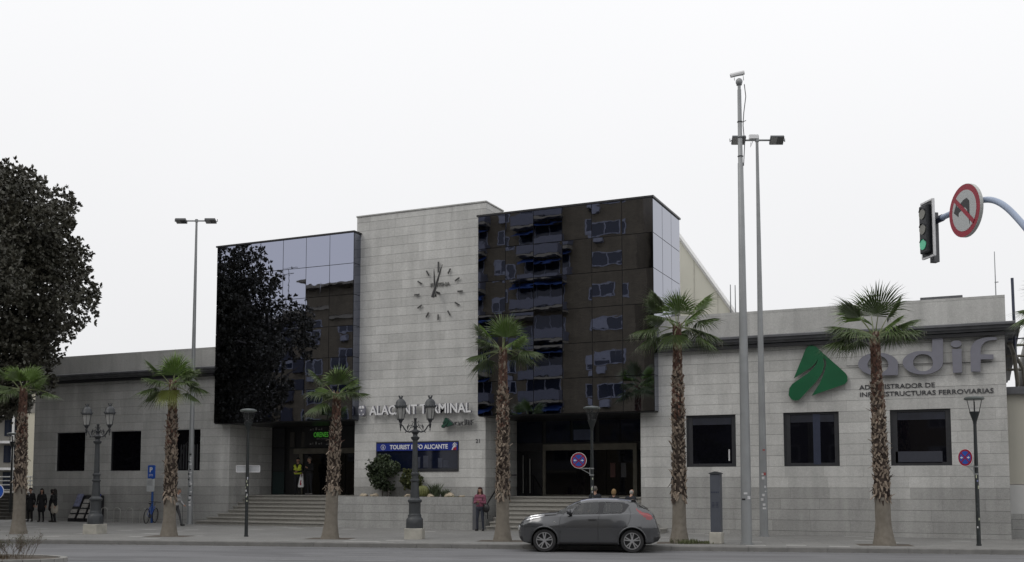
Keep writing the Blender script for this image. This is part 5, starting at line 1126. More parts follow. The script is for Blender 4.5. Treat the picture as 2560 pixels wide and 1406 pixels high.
for z in (1.0, 3.8, 6.6, 9.4):
    mb = MB(); fb(mb, -6, 3.9, z+2.2, z+2.45, 0, 1.2); mb.build('balcony', 'far_white', fa)
    for x in (-4.5, -.4, 2.1): mb = MB(); fb(mb, x, x+1.3, z+.2, z+2.0, 1.1, 1.18); mb.build('window', 'wglass', fa)
mb = MB()
for x in (-1.9, 1.0, 1.5, 3.7): fb(mb, x, x+.18, 0, 13, -.6, -.4)
mb.build('column', 'far_white', fa)
fb2 = thing('far_building', 'plain far building closing the view behind the fig tree', 'building', (-130, 90, 0))
# raised terrace left of the station with steps and railing
tr_ = thing('terrace_steps', 'wide dark stone steps up to a raised terrace at the far left', 'stairs', (-50, 41, 0))
mb = MB()
for k in range(8): mb.box(-60, -45.6, 38.6+k*.34, 62, k*.165+.001, (k+1)*.165-.03); mb.box(-60, -45.58, 38.57+k*.34, 62, (k+1)*.165-.03, (k+1)*.165)
mb.build('steps', mat('dark steps', (.10, .095, .085), .8, var=.2), tr_)
rl = thing('terrace_railing', 'white tubular railing of four rails along the raised terrace at far left', 'railing', (-50, 42, 1.3))
mb = MB()
for z in (1.45, 1.75, 1.98, 2.2): mb.tube([(-60, 42.6, z), (-44.3, 42.6, z)], .035, 6)
for x in np.arange(-59, -44, 1.5): mb.tube([(x, 42.6, 1.3), (x, 42.6, 2.2)], .03, 6)
mb.tube([(-60, 41.2, 1.35), (-47.6, 41.4, 1.5), (-44.5, 42.5, 1.7)], .03, 6)
mb.build('rails', 'white_sheet', rl)
bpy.data.objects.remove(fb2)
# a round blue sign cut by the left edge of the picture
bs = thing('blue_road_sign', 'round blue sign with a white rim cut off by the left edge of the picture', 'road sign', (-17.13, 14.35, 0))
c = atd(-11, 1229, 22); n_ = (-fw + rt*.15).normalized(); mb = MB(); disc(mb, c, n_, .165, -.01, .0); mb.build('plate', 'pole_grey', bs); mb = MB(); disc(mb, c, n_, .165, .001, .004, 0); disc(mb, c, n_, .152, .004, .007, 1); mb.build('face', ['white', 'sign_blue'], bs)
mb = MB(); mb.tube([Vector((c.x, c.y, RZ)) - n_*.05, Vector((c.x, c.y, c.z+.1)) - n_*.05], .03, 8); mb.build('post', 'pole_grey', bs)
# ------------------------------------------------------------ bike racks, parking sign, bicycle
def hoop():
    mb = MB(); P = [(-.17, 0, 0)] + [(-.17+.17*(1-math.cos(a)), 0, .56+.12*math.sin(a)) for a in [math.pi*k/8 for k in range(9)]] + [(.17, 0, 0)]
    mb.tube(P, .022, 6); return mb.build('bike_stand', 'steel', None, True)
h0 = None
for i, (x, lb) in enumerate(((-38.55, 'steel bike hoop nearest the ornate lamp post'), (-37.75, 'second steel bike hoop from the ornate lamp post'), (-36.97, 'third steel bike hoop from the ornate lamp post'), (-36.15, 'steel bike hoop beside the wheel of the bicycle'))):
    if h0 is None: o = h0 = hoop()
    else: o = h0.copy(); COL.objects.link(o)
    o.location = (x, 38.2, 0); o.rotation_euler.z = R(10); tag(o, lb, 'bike stand', 'bike hoops by the left wall')
ps = thing('parking_sign', 'tall blue parking sign with a white information plate under it', 'sign', (-35.75, 38.35, 0))
mb = MB(); mb.tube([(-35.75, 38.35, 0), (-35.75, 38.35, 2.6)], .055, 8); mb.build('post', mat('blue post', (.02, .08, .28), .4), ps)
def face(c, w, h, r, t0, t1, m_, nm, par): mb = MB(); mb.prism(rr(c[0]-w/2, c[0]+w/2, c[1]-h/2, c[1]+h/2, r), yzfn, t0, t1); return mb.build(nm, m_, par)
face((-35.75, 2.38), .42, .62, .05, 38.24, 38.29, 'sign_blue', 'panel', ps)
mb = MB(); fit_text(mb, 'P', -35.84, -35.67, 2.37, .23, 38.23, .008, .012); mb.build('lettering', 'white', ps)
mb = MB(); 
for dx in (-.08, .06): mb.tube([(-35.75+dx+.045*math.cos(k*.63), 38.235, 2.22+.045*math.sin(k*.63)) for k in range(11)], .006, 4)
mb.tube([(-35.83, 38.235, 2.22), (-35.77, 38.235, 2.28), (-35.69, 38.235, 2.22)], .006, 4); mb.build('bicycle_symbol', 'white', ps)
M['info_w'] = mat('info plate', (.50, .52, .53), .5, var=.1, scale=6)
wp = face((-35.78, 1.75), .42, .58, .04, 38.22, 38.28, 'info_w', 'info_plate', ps)
mb = MB()
for k in range(5): mb.box(-35.93, -35.68+.02*(k % 2), 38.214, 38.219, 1.95-k*.05, 1.965-k*.05)
mb.build('print', 'galv', wp)
bk = thing('bicycle', 'blue bicycle parked under the parking sign', 'bicycle', (0, 0, 0))
for nm, x in (('wheel', -.52), ('wheel', .52)):
    mb = MB(); mb.tube([(x+.33*math.cos(k*.2618), 0, .345+.33*math.sin(k*.2618)) for k in range(25)], .02, 6); w = mb.build(nm, 'black', bk, True)
    mb = MB()
    for k in range(12): a = k*.5236; mb.tube([(x, 0, .345), (x+.32*math.cos(a), 0, .345+.32*math.sin(a))], .003, 3)
    mb.tube([(x, -.04, .345), (x, .04, .345)], .02, 6); mb.build('spokes', 'steel', w)
mb = MB(); B = [(-.52, .345), (-.12, .33), (.36, .75), (-.22, .78)]
for a, b in ((0, 1), (0, 3), (1, 3), (1, 2), (3, 2)): mb.tube([(B[a][0], 0, B[a][1]), (B[b][0], 0, B[b][1])], .017 if a else .011, 6)
mb.build('frame', 'sign_blue', bk); mb = MB(); mb.tube([(.36, 0, .85), (.4, 0, .62), (.52, 0, .345)], .02, 6); mb.build('fork', 'steel', bk)
mb = MB(); mb.tube([(.36, 0, .8), (.34, 0, .97)], .015, 6); mb.tube([(.32, -.28, .98), (.38, -.1, .98), (.38, .1, .98), (.32, .28, .98)], .014, 6); mb.build('handlebar', 'black', bk)
mb = MB(); mb.tube([(-.22, 0, .76), (-.25, 0, .9)], .014, 6); mb.ball((-.25, 0, .92), (.13, .07, .03), 8, 5); mb.build('saddle', 'black', bk)
mb = MB(); mb.tube([(-.12, -.05, .33), (-.12, .05, .33)], .09, 12); mb.tube([(-.12, .06, .33), (-.02, .06, .2)], .012, 4); mb.build('crank', 'iron', bk)
bk.location = (-35.5, 38.0, 0); bk.rotation_euler = (R(4), 0, R(112))
# ------------------------------------------------------------ leaflet racks
M['mag'] = mat('magazine covers', (.30, .30, .27), .5, var=.45, scale=14, hue=(.55, .53, .5)); M['poster_b'] = mat('blue poster', (.06, .09, .3), .5, var=.5, scale=7, hue=(.3, .32, .5))
for i, (x, lb, pm) in enumerate(((-40.5, 'left of the three black leaflet racks, with a tall white and blue poster', 'poster_b'), (-39.93, 'middle of the three black leaflet racks, full of magazines', None), (-39.38, 'right of the three black leaflet racks, partly behind the lamp post', 'blue_banner'))):
    t = thing('leaflet_rack', lb, 'rack', (x, 38.3, 0), 'leaflet racks by the left wall')
    mb = MB(); sl = .22
    mb.prism([(38.05, 0), (38.75, 0), (38.75, 1.25), (38.62, 1.27), (38.05, .12)], lambda a, b, d: (d, a, b), x-.24, x+.24); mb.build('stand', 'black', t)
    def sl_y(z): return 38.05 + (z-.12)*.57/1.15
    for k, z in enumerate((.17, .42, .67) if pm else (.17, .42, .67, .9)):
        if pm == 'poster_b' and z > .5: continue
        mb = MB(); mb.add([(x-.2, sl_y(z)-.05, z), (x+.2, sl_y(z)-.05, z), (x+.2, sl_y(z+.17)-.06, z+.18), (x-.2, sl_y(z+.17)-.06, z+.18), (x-.2, sl_y(z)-.03, z), (x+.2, sl_y(z)-.03, z), (x+.2, sl_y(z+.17)-.04, z+.18), (x-.2, sl_y(z+.17)-.04, z+.18)], [(0,1,2,3), (7,6,5,4), (0,4,5,1), (3,2,6,7), (0,3,7,4), (1,5,6,2)]); mb.build('magazines', 'mag', t)
    if pm:
        z0 = .72 if pm == 'poster_b' else .9; mb = MB(); mb.add([(x-.2, sl_y(z0)-.03, z0), (x+.2, sl_y(z0)-.03, z0), (x+.2, sl_y(1.3)-.03, 1.33), (x-.2, sl_y(1.3)-.03, 1.33), (x-.2, sl_y(z0)-.02, z0), (x+.2, sl_y(z0)-.02, z0), (x+.2, sl_y(1.3)-.02, 1.33), (x-.2, sl_y(1.3)-.02, 1.33)], [(0,1,2,3), (7,6,5,4), (0,4,5,1), (3,2,6,7), (0,3,7,4), (1,5,6,2)]); mb.build('poster', pm, t)
# ------------------------------------------------------------ car
def interp(pts, x):
    if x <= pts[0][0]: return pts[0][1]
    for (a, b), (c, d) in zip(pts[:-1], pts[1:]):
        if x <= c:
            t = (x-a)/(c-a+1e-9); t = t*t*(3-2*t)*.35 + t*.65; return b + (d-b)*t
    return pts[-1][1]
TOP = [(0,.66),(.03,.80),(.10,.91),(.24,1.01),(.45,1.075),(.76,1.115),(1.12,1.14),(1.30,1.235),(1.5,1.36),(1.68,1.455),(1.85,1.515),(2.03,1.55),(2.3,1.57),(2.6,1.572),(2.9,1.56),(3.19,1.53),(3.42,1.495),(3.47,1.44),(3.65,1.31),(3.82,1.19),(3.92,1.13),(4.0,1.02),(4.04,.85),(4.10,.70),(4.135,.60)]
BELT = [(0,.62),(.03,.74),(.10,.83),(.24,.92),(.45,.985),(.76,1.025),(1.12,1.045),(1.6,1.07),(2.5,1.09),(3.0,1.12),(3.4,1.13),(3.7,1.10),(3.9,1.04),(4.0,.95),(4.135,.56)]
BOT = [(0,.46),(.06,.36),(.14,.28),(.4,.23),(.9,.22),(3.3,.22),(3.85,.25),(4.06,.32),(4.135,.42)]
WID = [(0,.50),(.03,.60),(.09,.69),(.2,.765),(.4,.83),(.75,.865),(1.3,.86),(2.0,.862),(2.6,.868),(3.2,.882),(3.6,.875),(3.85,.83),(4.0,.76),(4.09,.68),(4.135,.56)]
WX = (.80, 3.33); WR = .335
def section(x):
    zt, zb, z0, w = interp(TOP, x), interp(BELT, x), interp(BOT, x), interp(WID, x)
    zb = min(zb, zt-.02)
    cab = max(0, min(1, (zt-zb-.08)/.3))
    f = .034*(math.exp(-((x-WX[0])/.42)**2) + 1.2*math.exp(-((x-WX[1])/.42)**2))
    pts = [(0, z0), (w*.6, z0), (w-.06, z0+.005), (w-.015, z0+.07), (w-.005, z0+.2), (w-.004+f*.9, .55 if z0 < .4 else z0+.25), (w+.004+f*1.5, .70), (w-.008+f*1.1, .84 if zb > .93 else (zb+.70)/2), (w-.040, zb-.04)]
    pts = [p for p in pts if p[1] <= zb-.035] or [(0, z0), (w*.6, z0+.01)]
    if len(pts) < 9: pts += [pts[-1]]*(9-len(pts))
    pts.append((w-.06-.01*cab, zb))
    wr = w-.06-.01*cab; h = zt-zb
    inw = .30*cab
    if cab > .02:
        pts += [(wr-.015*cab-.02, zb+h*.12), (wr-inw*.35-.02, zb+h*.42), (wr-inw*.72-.03, zb+h*.75), (wr-inw-.05, zb+h*.90), (wr-inw-.16, zb+h*.97), ((wr-inw)*.45, zt-.004), (0, zt)]
    else:
        pts += [(wr-.04, zb+h*.3), (wr-.10, zb+h*.55), (wr-.18, zb+h*.75), (wr*.68, zb+h*.87), (wr*.5, zb+h*.95), (wr*.25, zt-.002), (0, zt)]
    return pts
def resamp(pts, per=4):
    out = []
    for i in range(len(pts)-1):
        p0 = pts[max(i-1, 0)]; p1 = pts[i]; p2 = pts[i+1]; p3 = pts[min(i+2, len(pts)-1)]
        for k in range(per):
            t = k/per
            out.append(tuple(.5*((2*p1[j]) + (-p0[j]+p2[j])*t + (2*p0[j]-5*p1[j]+4*p2[j]-p3[j])*t*t + (-p0[j]+3*p1[j]-3*p2[j]+p3[j])*t**3) for j in (0, 1)))
    out.append(pts[-1]); return out
def inpoly(x, z, P):
    c = False; j = len(P)-1
    for i in range(len(P)):
        if (P[i][1] > z) != (P[j][1] > z) and x < (P[j][0]-P[i][0])*(z-P[i][1])/(P[j][1]-P[i][1]) + P[i][0]: c = not c
        j = i
    return c
def q_(pts): return [((a-120)/276, (1320-b)/276) for a, b in pts]
F_OUT = q_([(545,1022),(590,960),(640,914),(800,909),(945,918),(1008,936),(1018,948),(990,985),(968,1005),(955,1012),(800,1016),(600,1022)])
F_W1 = q_([(566,1017),(600,962),(650,921),(776,918),(766,1010),(600,1017)])
F_W2 = q_([(818,923),(940,929),(960,934),(966,975),(955,1002),(812,1007)])
F_TL = q_([(1066,966),(1090,984),(1125,1000),(1168,1008),(1196,1028),(1201,1057),(1165,1058),(1128,1034),(1095,1006)])
F_HL = q_([(188,1062),(222,1036),(262,1026),(335,1022),(345,1030),(300,1044),(250,1052),(205,1066)])
def surf_y(x, z):
    s = resamp(section(x), 3); best = None
    for (a, b), (c, d) in zip(s[:-1], s[1:]):
        if (b-z)*(d-z) <= 0 and abs(d-b) > 1e-6:
            y = a + (c-a)*(z-b)/(d-b); best = y if best is None else max(best, y)
    return best if best is not None else max(p[0] for p in s)
def build_car():
    t = thing('parked_car', 'dark grey compact crossover car parked at the kerb in front of the right steps', 'car', (0,0,0))
    xs = sorted(set([0, .008, .03, .06, .1, .15, .2] + [round(.2+i*.024, 4) for i in range(158)] + [3.98, 4.02, 4.06, 4.09, 4.115, 4.135])); xs = [x for x in xs if x <= 4.135]
    rings = []
    for x in xs:
        h = resamp(section(x), 4); rings.append([(x, -a, b) for a, b in h] + [(x, a, b) for a, b in reversed(h[1:-1])])
    n = len(rings[0]); vs = [p for r_ in rings for p in r_]
    parts = {k: [] for k in ('body', 'trim', 'w1', 'w2', 'ws', 'rw', 'tl', 'tr', 'hl', 'hr', 'black')}
    hlf = n//2
    for i in range(len(xs)-1):
        for k in range(n):
            f = (i*n+k, (i+1)*n+k, (i+1)*n+(k+1) % n, i*n+(k+1) % n)
            c = [sum(vs[j][m] for j in f)/4 for m in range(3)]; x, y, z = c
            side = abs(y) > .55; zt, zb = interp(TOP, x), interp(BELT, x); w = interp(WID, x)
            if any((x-q)**2 + (z-WR)**2 < .40**2 for q in WX) and abs(y) > .45: continue
            key = 'body'
            if side and inpoly(x, z, F_W1): key = 'w1'
            elif side and inpoly(x, z, F_W2): key = 'w2'
            elif side and inpoly(x, z, F_OUT): key = 'trim'
            elif 1.15 < x < 1.84 and z > zb+.05 and abs(y) < w-.06-.30*max(0, min(1, (zt-zb-.08)/.3))*((z-zb)/(zt-zb+.001)) and z > zt - .17: key = 'ws'
            elif 3.475 < x < 3.82 and z > zt-.14 and abs(y) < .68: key = 'rw'
            elif abs(y) > .60 and inpoly(x, z, F_TL): key = 'tl' if y < 0 else 'tr'
            elif abs(y) > .35 and inpoly(x, z, F_HL): key = 'hl' if y < 0 else 'hr'
            elif z < .30 and .3 < x < 3.9 or z < .26: key = 'black'
            elif x < .10 and .50 < z < .66 and abs(y) < .55: key = 'black'
            elif x < .16 and z < .44: key = 'black'
            elif x > 3.95 and z < .45: key = 'black'
            elif x < .2 and .83 < z < .865 and abs(y) < .7: key = 'black'
            parts[key].append(f)
    ends = [tuple(range(n-1, -1, -1)), tuple((len(xs)-1)*n+k for k in range(n))]
    def sub(keys, name, m_, par, off=0):
        fs = [f for k in keys for f in parts[k]]
        if name == 'body': fs = fs + ends
        if not fs: return None
        idx = {}; vv = []; ff = []
        for f in fs:
            g = []
            for j in f:
                if j not in idx: idx[j] = len(vv); vv.append(vs[j])
                g.append(idx[j])
            ff.append(tuple(g))
        mb = MB(); mb.v = vv; mb.f = ff; mb.m = [0]*len(ff); return mb.build(name, m_, par, True, fix=False)
    body = sub(['body'], 'body', 'car_paint', t)
    sub(['black'], 'lower_trim', 'car_black', t); sub(['trim'], 'window_trim', 'car_gloss', t)
    
    for key in ('w1', 'w2'):
        allf = parts[key]
        for s in (-1, 1): parts['tmp'] = [f for f in allf if s*sum(vs[j][1] for j in f) > 0]; sub(['tmp'], 'window', 'car_glass', t)
    sub(['ws'], 'windshield', 'car_glass', t); sub(['rw'], 'rear_window', 'car_glass', t)
    for k in ('tl', 'tr'): sub([k], 'taillight', 'car_red', t)
    for k in ('hl', 'hr'): sub([k], 'headlight', 'car_lamp', t)
    # arches, underbody, cabin
    for q in WX:
        for s in (-1, 1):
            P = []
            for j in range(21):
                a = R(-14 + 208*j/20); px, pz = q + .402*math.cos(a), WR + .402*math.sin(a)
                if pz < interp(BOT, px)-.0: continue
                P.append((px, s*(surf_y(px, pz)-.004), pz))
            mb = MB(); mb.tube(P, .022, 6); mb.build('arch_lip', 'car_paint', t, True)
            mb = MB(); K = 16; o_ = [(q + .41*math.cos(R(360*j/K*1.0)), WR + .41*math.sin(R(360*j/K))) for j in range(K)]
            vs_ = [(a, s*.86, b) for a, b in o_] + [(a, s*.50, b) for a, b in o_]
            mb.add(vs_, [(j, (j+1) % K, K+(j+1) % K, K+j) for j in range(K//2+1)] + [tuple(K+j for j in range(K))]); mb.build('wheel_well', 'car_black', t)
    mb = MB(); mb.box(.5, 3.7, -.70, .70, .215, .24); mb.build('underbody', 'car_black', t)
    mb = MB()
    for x in (1.55, 2.55):
        for y in (-.36, .36):
            mb.obox((x+.35, y, .98), (.05, 0, .02), (0, .22, 0), (.04, 0, .28)); mb.obox((x+.40, y, 1.34), (.035, 0, 0), (0, .11, 0), (.01, 0, .08))
    mb.box(1.05, 1.45, -.6, .6, .9, 1.06); mb.tube([(1.5+.0, -.36+.17*math.cos(k*.52), 1.1+.17*math.sin(k*.52)) for k in range(13)], .015, 5); mb.build('seats', mat('car seats', (.05, .05, .055), .8), t)
    # seams
    def seam(P, nm='door_seam'):
        for s in (-1, 1):
            mb = MB(); Q = []
            for (a, b), (c, d_) in zip(P[:-1], P[1:]):
                for k in range(5): x, z = a+(c-a)*k/5, b+(d_-b)*k/5; Q.append((x, s*(surf_y(x, z)-.001), z))
            Q.append((P[-1][0], s*(surf_y(*P[-1])-.001), P[-1][1])); mb.tube(Q, .006, 4); mb.build(nm, 'car_black', t)
    seam(q_([(500,1012),(470,1040),(463,1080),(468,1160),(462,1210),(470,1252)])); seam(q_([(782,1018),(770,1060),(768,1130),(772,1200),(768,1252)])); seam(q_([(1015,965),(1030,1010),(1022,1070),(985,1130),(955,1180)]))
    seam(q_([(430,1020),(300,1050),(215,1075)])[:1] + q_([(335,1035),(215,1072),(180,1085)]))
    seam(q_([(1180,1140),(1215,1128),(1250,1132)]))
    for s in (-1, 1):
        for (x, z), nm in ((((725-120)/276, (1320-1062)/276), 'door_handle'),):
            y = surf_y(x, z); mb = MB(); mb.tube([(x-.11, s*y, z), (x-.08, s*(y+.03), z+.01), (x+.08, s*(y+.03), z+.01), (x+.11, s*y, z)], .014, 6); mb.build(nm, 'car_black', t)
        x, z = 1.52, 1.165; y = surf_y(1.55, 1.05)
        mb = MB(); mb.ball((x, s*(y+.12), z), (.075, .11, .085), 12, 8); m1 = mb.build('wing_mirror', 'car_mirror', t, True)
        mb = MB(); mb.obox((x+.04, s*(y+.02), z-.06), (.04, 0, 0), (0, .08, 0), (0, 0, .03)); mb.build('mirror_foot', 'car_black', m1)
        x, z = (422-120)/276, (1320-1082)/276; mb = MB(); mb.ball((x, s*(surf_y(x, z)), z), (.035, .008, .018), 8, 5); mb.build('side_indicator', 'frost', t)
        # fog lamp
        mb = MB(); disc(mb, Vector((.055, s*.56, .70)), Vector((-.9, s*.45, 0)).normalized(), .095, 0, .03, 0, 20); fl = mb.build('fog_lamp', 'car_black', t)
        mb = MB(); disc(mb, Vector((.045, s*.565, .70)), Vector((-.9, s*.45, 0)).normalized(), .075, .02, .035, 0, 20); mb.build('lamp_glass', 'car_lamp', fl)
    mb = MB(); mb.obox((-.012, 0, .50), (.008, 0, 0), (0, .26, 0), (0, 0, .055)); mb.build('number_plate', 'white', t)
    mb = MB(); mb.box(3.30, 3.50, -.5, .5, 1.492, 1.512); mb.build('spoiler', 'car_paint', t)
    mb = MB(); mb.tube([(3.62, -.1, 1.345), (3.78, .1, 1.24)], .01, 4); mb.build('wiper', 'car_black', t)
    # wheels
    for q in WX:
        for s in (-1, 1):
            mb = MB(); prof = [(.24, -.10), (.315, -.10), (.333, -.075), (.335, 0), (.333, .075), (.315, .10), (.24, .10)]
            n2 = 36; vs2 = [(q + r_*math.cos(2*math.pi*k/n2), s*.765 + y_, WR + r_*math.sin(2*math.pi*k/n2)) for r_, y_ in prof for k in range(n2)]
            mb.add(vs2, [(i*n2+k, i*n2+(k+1) % n2, ((i+1) % 7)*n2+(k+1) % n2, ((i+1) % 7)*n2+k) for i in range(7) for k in range(n2)])
            wh = mb.build('wheel', 'tyre', t, True); yo = s*.765 + s*.085
            mb = MB(); mb.tube([(q+.232*math.cos(k*.1745), yo, WR+.232*math.sin(k*.1745)) for k in range(37)], .014, 6)
            for k in range(5):
                for dlt in (-.19, .19):
                    a = R(90+72*k) + dlt*.55; b = R(90+72*k) + dlt
                    p0 = Vector((q+.045*math.cos(a), yo-s*.005, WR+.045*math.sin(a))); p1 = Vector((q+.228*math.cos(b), yo, WR+.228*math.sin(b))); dd = (p1-p0); sd_ = Vector((-dd.z, 0, dd.x)).normalized()*.016
                    mb.obox((p0+p1)/2, dd/2, (0, .012, 0), sd_)
            mb.tube([(q, yo-s*.02, WR), (q, yo+s*.012, WR)], .055, 12); mb.build('rim', 'alloy', wh)
            mb = MB(); mb.tube([(q, yo-s*.07, WR), (q, yo-s*.045, WR)], .225, 20); mb.build('brake_disc', 'car_black', wh)
    return t
M['car_paint'] = mat('metallic grey car paint', (.075, .077, .082), .27, metal=.5, var=.01, coat=1)
M['car_black'] = mat('car black plastic', (.012, .012, .013), .6); M['car_gloss'] = mat('car gloss black', (.008, .008, .01), .15)
M['car_glass'] = mat('car window glass', (.03, .033, .035), .02, alpha=.6, spec=1, var=0); M['car_red'] = mat('red tail lamp', (.22, .008, .014), .12, coat=1)
M['car_lamp'] = mat('clear head lamp', (.62, .63, .64), .12, metal=.5, coat=1); M['alloy'] = mat('alloy wheel', (.50, .50, .51), .3, metal=.7); M['tyre'] = mat('tyre rubber', (.02, .02, .021), .75, var=.1)
M['car_mirror'] = mat('mirror shell', (.05, .052, .058), .25, metal=.4, coat=.6)
car = build_car()
# nearside wheels touch the road at the two points seen in the photograph
pf, pr_ = Vector((-11.84, 28.58, 0)), Vector((-9.42, 29.29, 0)); ca = math.atan2(pr_.y-pf.y, pr_.x-pf.x)
car.rotation_euler.z = ca
mid = (pf+pr_)/2 + Vector((-math.sin(ca), math.cos(ca), 0))*.83; dx = Vector((math.cos(ca), math.sin(ca), 0))
car.location = mid - dx*((WX[0]+WX[1])/2) + Vector((0, 0, RZ+.005))
# ------------------------------------------------------------ people
def pmat(n, c, r=.85, var=.15): 
    k = 'p_'+n
    if k not in M: M[k] = mat(n, c, r, var=var, scale=12)
    return k
SKIN = pmat('skin', (.36, .21, .15), .55, .05)
def capsule(mb, a, b, ra, rb, n=12):
    a, b = Vector(a), Vector(b); d = (b-a); ln = d.length; d = d.normalized() if ln > 1e-6 else Vector((0,0,1)); s = d.orthogonal().normalized(); u = d.cross(s); vs = []; m = 4; rows = []
    for j in range(m): t = math.pi/2*(j+.2)/m; rows.append((-ra*math.cos(t), ra*math.sin(t)))
    rows.append((0, ra)); rows.append((ln, rb))
    for j in range(m): t = math.pi/2*(j+1)/(m+.2); rows.append((ln+rb*math.sin(t), rb*math.cos(t)))
    for h, r_ in rows:
        for k in range(n): q = 2*math.pi*k/n; vs.append(a + d*h + (s*math.cos(q)+u*math.sin(q))*r_)
    mb.add(vs, [(i*n+k, i*n+(k+1) % n, (i+1)*n+(k+1) % n, (i+1)*n+k) for i in range(len(rows)-1) for k in range(n)] + [tuple(range(n-1, -1, -1)), tuple((len(rows)-1)*n+k for k in range(n))])
def remesh(mb, vox, sm=3):
    me = bpy.data.meshes.new('tmp'); me.from_pydata(mb.v, [], mb.f)
    bm = bmesh.new(); bm.from_mesh(me); bmesh.ops.recalc_face_normals(bm, faces=bm.faces); bm.to_mesh(me); bm.free()
    o = bpy.data.objects.new('tmp', me); COL.objects.link(o)
    r_ = o.modifiers.new('r', 'REMESH'); r_.mode = 'VOXEL'; r_.voxel_size = vox
    s_ = o.modifiers.new('s', 'SMOOTH'); s_.iterations = sm; s_.factor = .5
    dg = bpy.context.evaluated_depsgraph_get(); e = o.evaluated_get(dg).to_mesh()
    vs = [tuple(v.co) for v in e.vertices]; fs = [tuple(p.vertices) for p in e.polygons]
    bpy.data.objects.remove(o); bpy.data.meshes.remove(me); return vs, fs
def person(label, loc, face_az, h=1.7, top=('dark coat', (.012, .012, .014)), legs=('dark trousers', (.014, .015, .02)), hair=('dark hair', (.02, .014, .01)), shoes=('dark shoes', (.012, .011, .01)),
           arms=None, lean=0, stance=.10, stride=0, hairstyle='short', skirt=None, coat=False, vox=.017, group=None, head_turn=0, head_tilt=0, knee=0, collar=None):
    """local frame: faces -y, x = the person's left... built at 1.75 m then scaled"""
    k = h/1.75; t = thing('person', label, 'person', (0,0,0), group); T = []     # prims (a,b,ra,rb,tag)
    def P(a, b, ra, rb, tg): T.append((Vector(a), Vector(b), ra, rb, tg))
    hp = .93; ly = -math.tan(R(lean))      # lean forward: shift in -y with height
    def up(x, y, z): return (x, y + ly*(z-hp), z)
    for s in (-1, 1):
        st_ = stride*s
        hip = (s*.09, 0, hp-.03); kn = (s*(stance*.95), -.02 - st_*.5 - knee*.5, .5); an = (s*stance*1.05, .03 - st_, .09)
        P(hip, kn, .092, .06, 'legs'); P(kn, an, .058, .04, 'legs'); P((an[0], an[1]+.02, .045), (an[0]+s*.02, an[1]-.15, .04), .042, .036, 'shoes')
    P((-.06, .005, hp), (.06, .005, hp), .125, .125, 'legs'); 
    P(up(-.05, 0, 1.03), up(.05, 0, 1.03), .118, .118, 'top'); P(up(-.085, 0, 1.22), up(.085, 0, 1.22), .122, .122, 'top'); P(up(-.12, .005, 1.37), up(.12, .005, 1.37), .098, .098, 'top')
    P(up(-.15, .01, 1.43), up(.15, .01, 1.43), .058, .058, 'top')
    P(up(0, .015, 1.44), up(0, -.005, 1.56), .056, .052, 'skin')
    hc = Vector(up(0, -.02, 1.64)); th = R(head_turn)
    rotv = lambda v: Vector((v[0]*math.cos(th)-v[1]*math.sin(th), v[0]*math.sin(th)+v[1]*math.cos(th), v[2] - head_tilt*(-v[1])*1.0))
    P(hc+rotv((0, .02, .02)), hc+rotv((0, .0, .03)), .088, .085, 'skin'); P(hc+rotv((0, -.025, -.02)), hc+rotv((0, -.045, -.065)), .062, .042, 'skin')
    P(hc+rotv((0, -.085, .0)), hc+rotv((0, -.105, -.022)), .010, .015, 'skin')      # nose
    P(hc+rotv((-.02, -.085, -.052)), hc+rotv((.02, -.085, -.052)), .009, .009, 'lips')
    for s in (-1, 1): P(hc+rotv((s*.086, .01, .0)), hc+rotv((s*.092, .015, -.025)), .014, .010, 'skin')
    arms = arms or {}
    hands = []
    for s in (-1, 1):
        sh = Vector(up(s*.185, .01, 1.40)); el, wr = arms.get(s, ((s*.24, .03, 1.12), (s*.25, -.03, .88)))
        el, wr = Vector(up(*el)), Vector(up(*wr)); P(sh, el, .058, .046, 'top'); P(el, wr, .046, .034, 'top')
        dr = (wr-el).normalized(); P(wr+dr*.0, wr+dr*.085, .028, .034, 'skin'); hands.append((wr, dr, s))
    if skirt:
        P((0, 0, hp-.02), (0, 0, skirt[0]+.1), .17, .19, 'skirt')
    if coat:
        P((0, .005, 1.1), (0, .0, .72), .16, .185, 'top'); P((-.07, 0, .95), (-.08, 0, .62), .12, .12, 'top'); P((.07, 0, .95), (.08, 0, .62), .12, .12, 'top')
    mb = MB()
    for a, b, ra, rb, tg in T: capsule(mb, a, b, ra, rb)
    vs, fs = remesh(mb, vox)
    A = np.array([list(q[0]) for q in T]); B = np.array([list(q[1]) for q in T]); RA = np.array([q[2] for q in T]); RB = np.array([q[3] for q in T])
    Vn = np.array(vs); Cn = np.array([Vn[list(f)].mean(0) for f in fs]); D = B-A; LL = (D**2).sum(1)+1e-9
    tt = np.clip(((Cn[:, None, :]-A[None])*D[None]).sum(2)/LL[None], 0, 1); dist = np.linalg.norm(Cn[:, None, :]-(A[None]+tt[..., None]*D[None]), axis=2) - (RA+(RB-RA)*tt)
    best = dist.argmin(1); order = ['legs', 'shoes', 'top', 'skin', 'lips', 'skirt']
    cols = {'legs': pmat(*legs), 'shoes': pmat(*shoes), 'top': pmat(*top), 'skin': SKIN, 'lips': pmat('lips', (.25, .09, .08)), 'skirt': pmat(skirt[1], skirt[2]) if skirt else pmat(*legs)}
    m = MB(); m.v = vs; m.f = fs; m.m = [order.index(T[i][4]) for i in best]
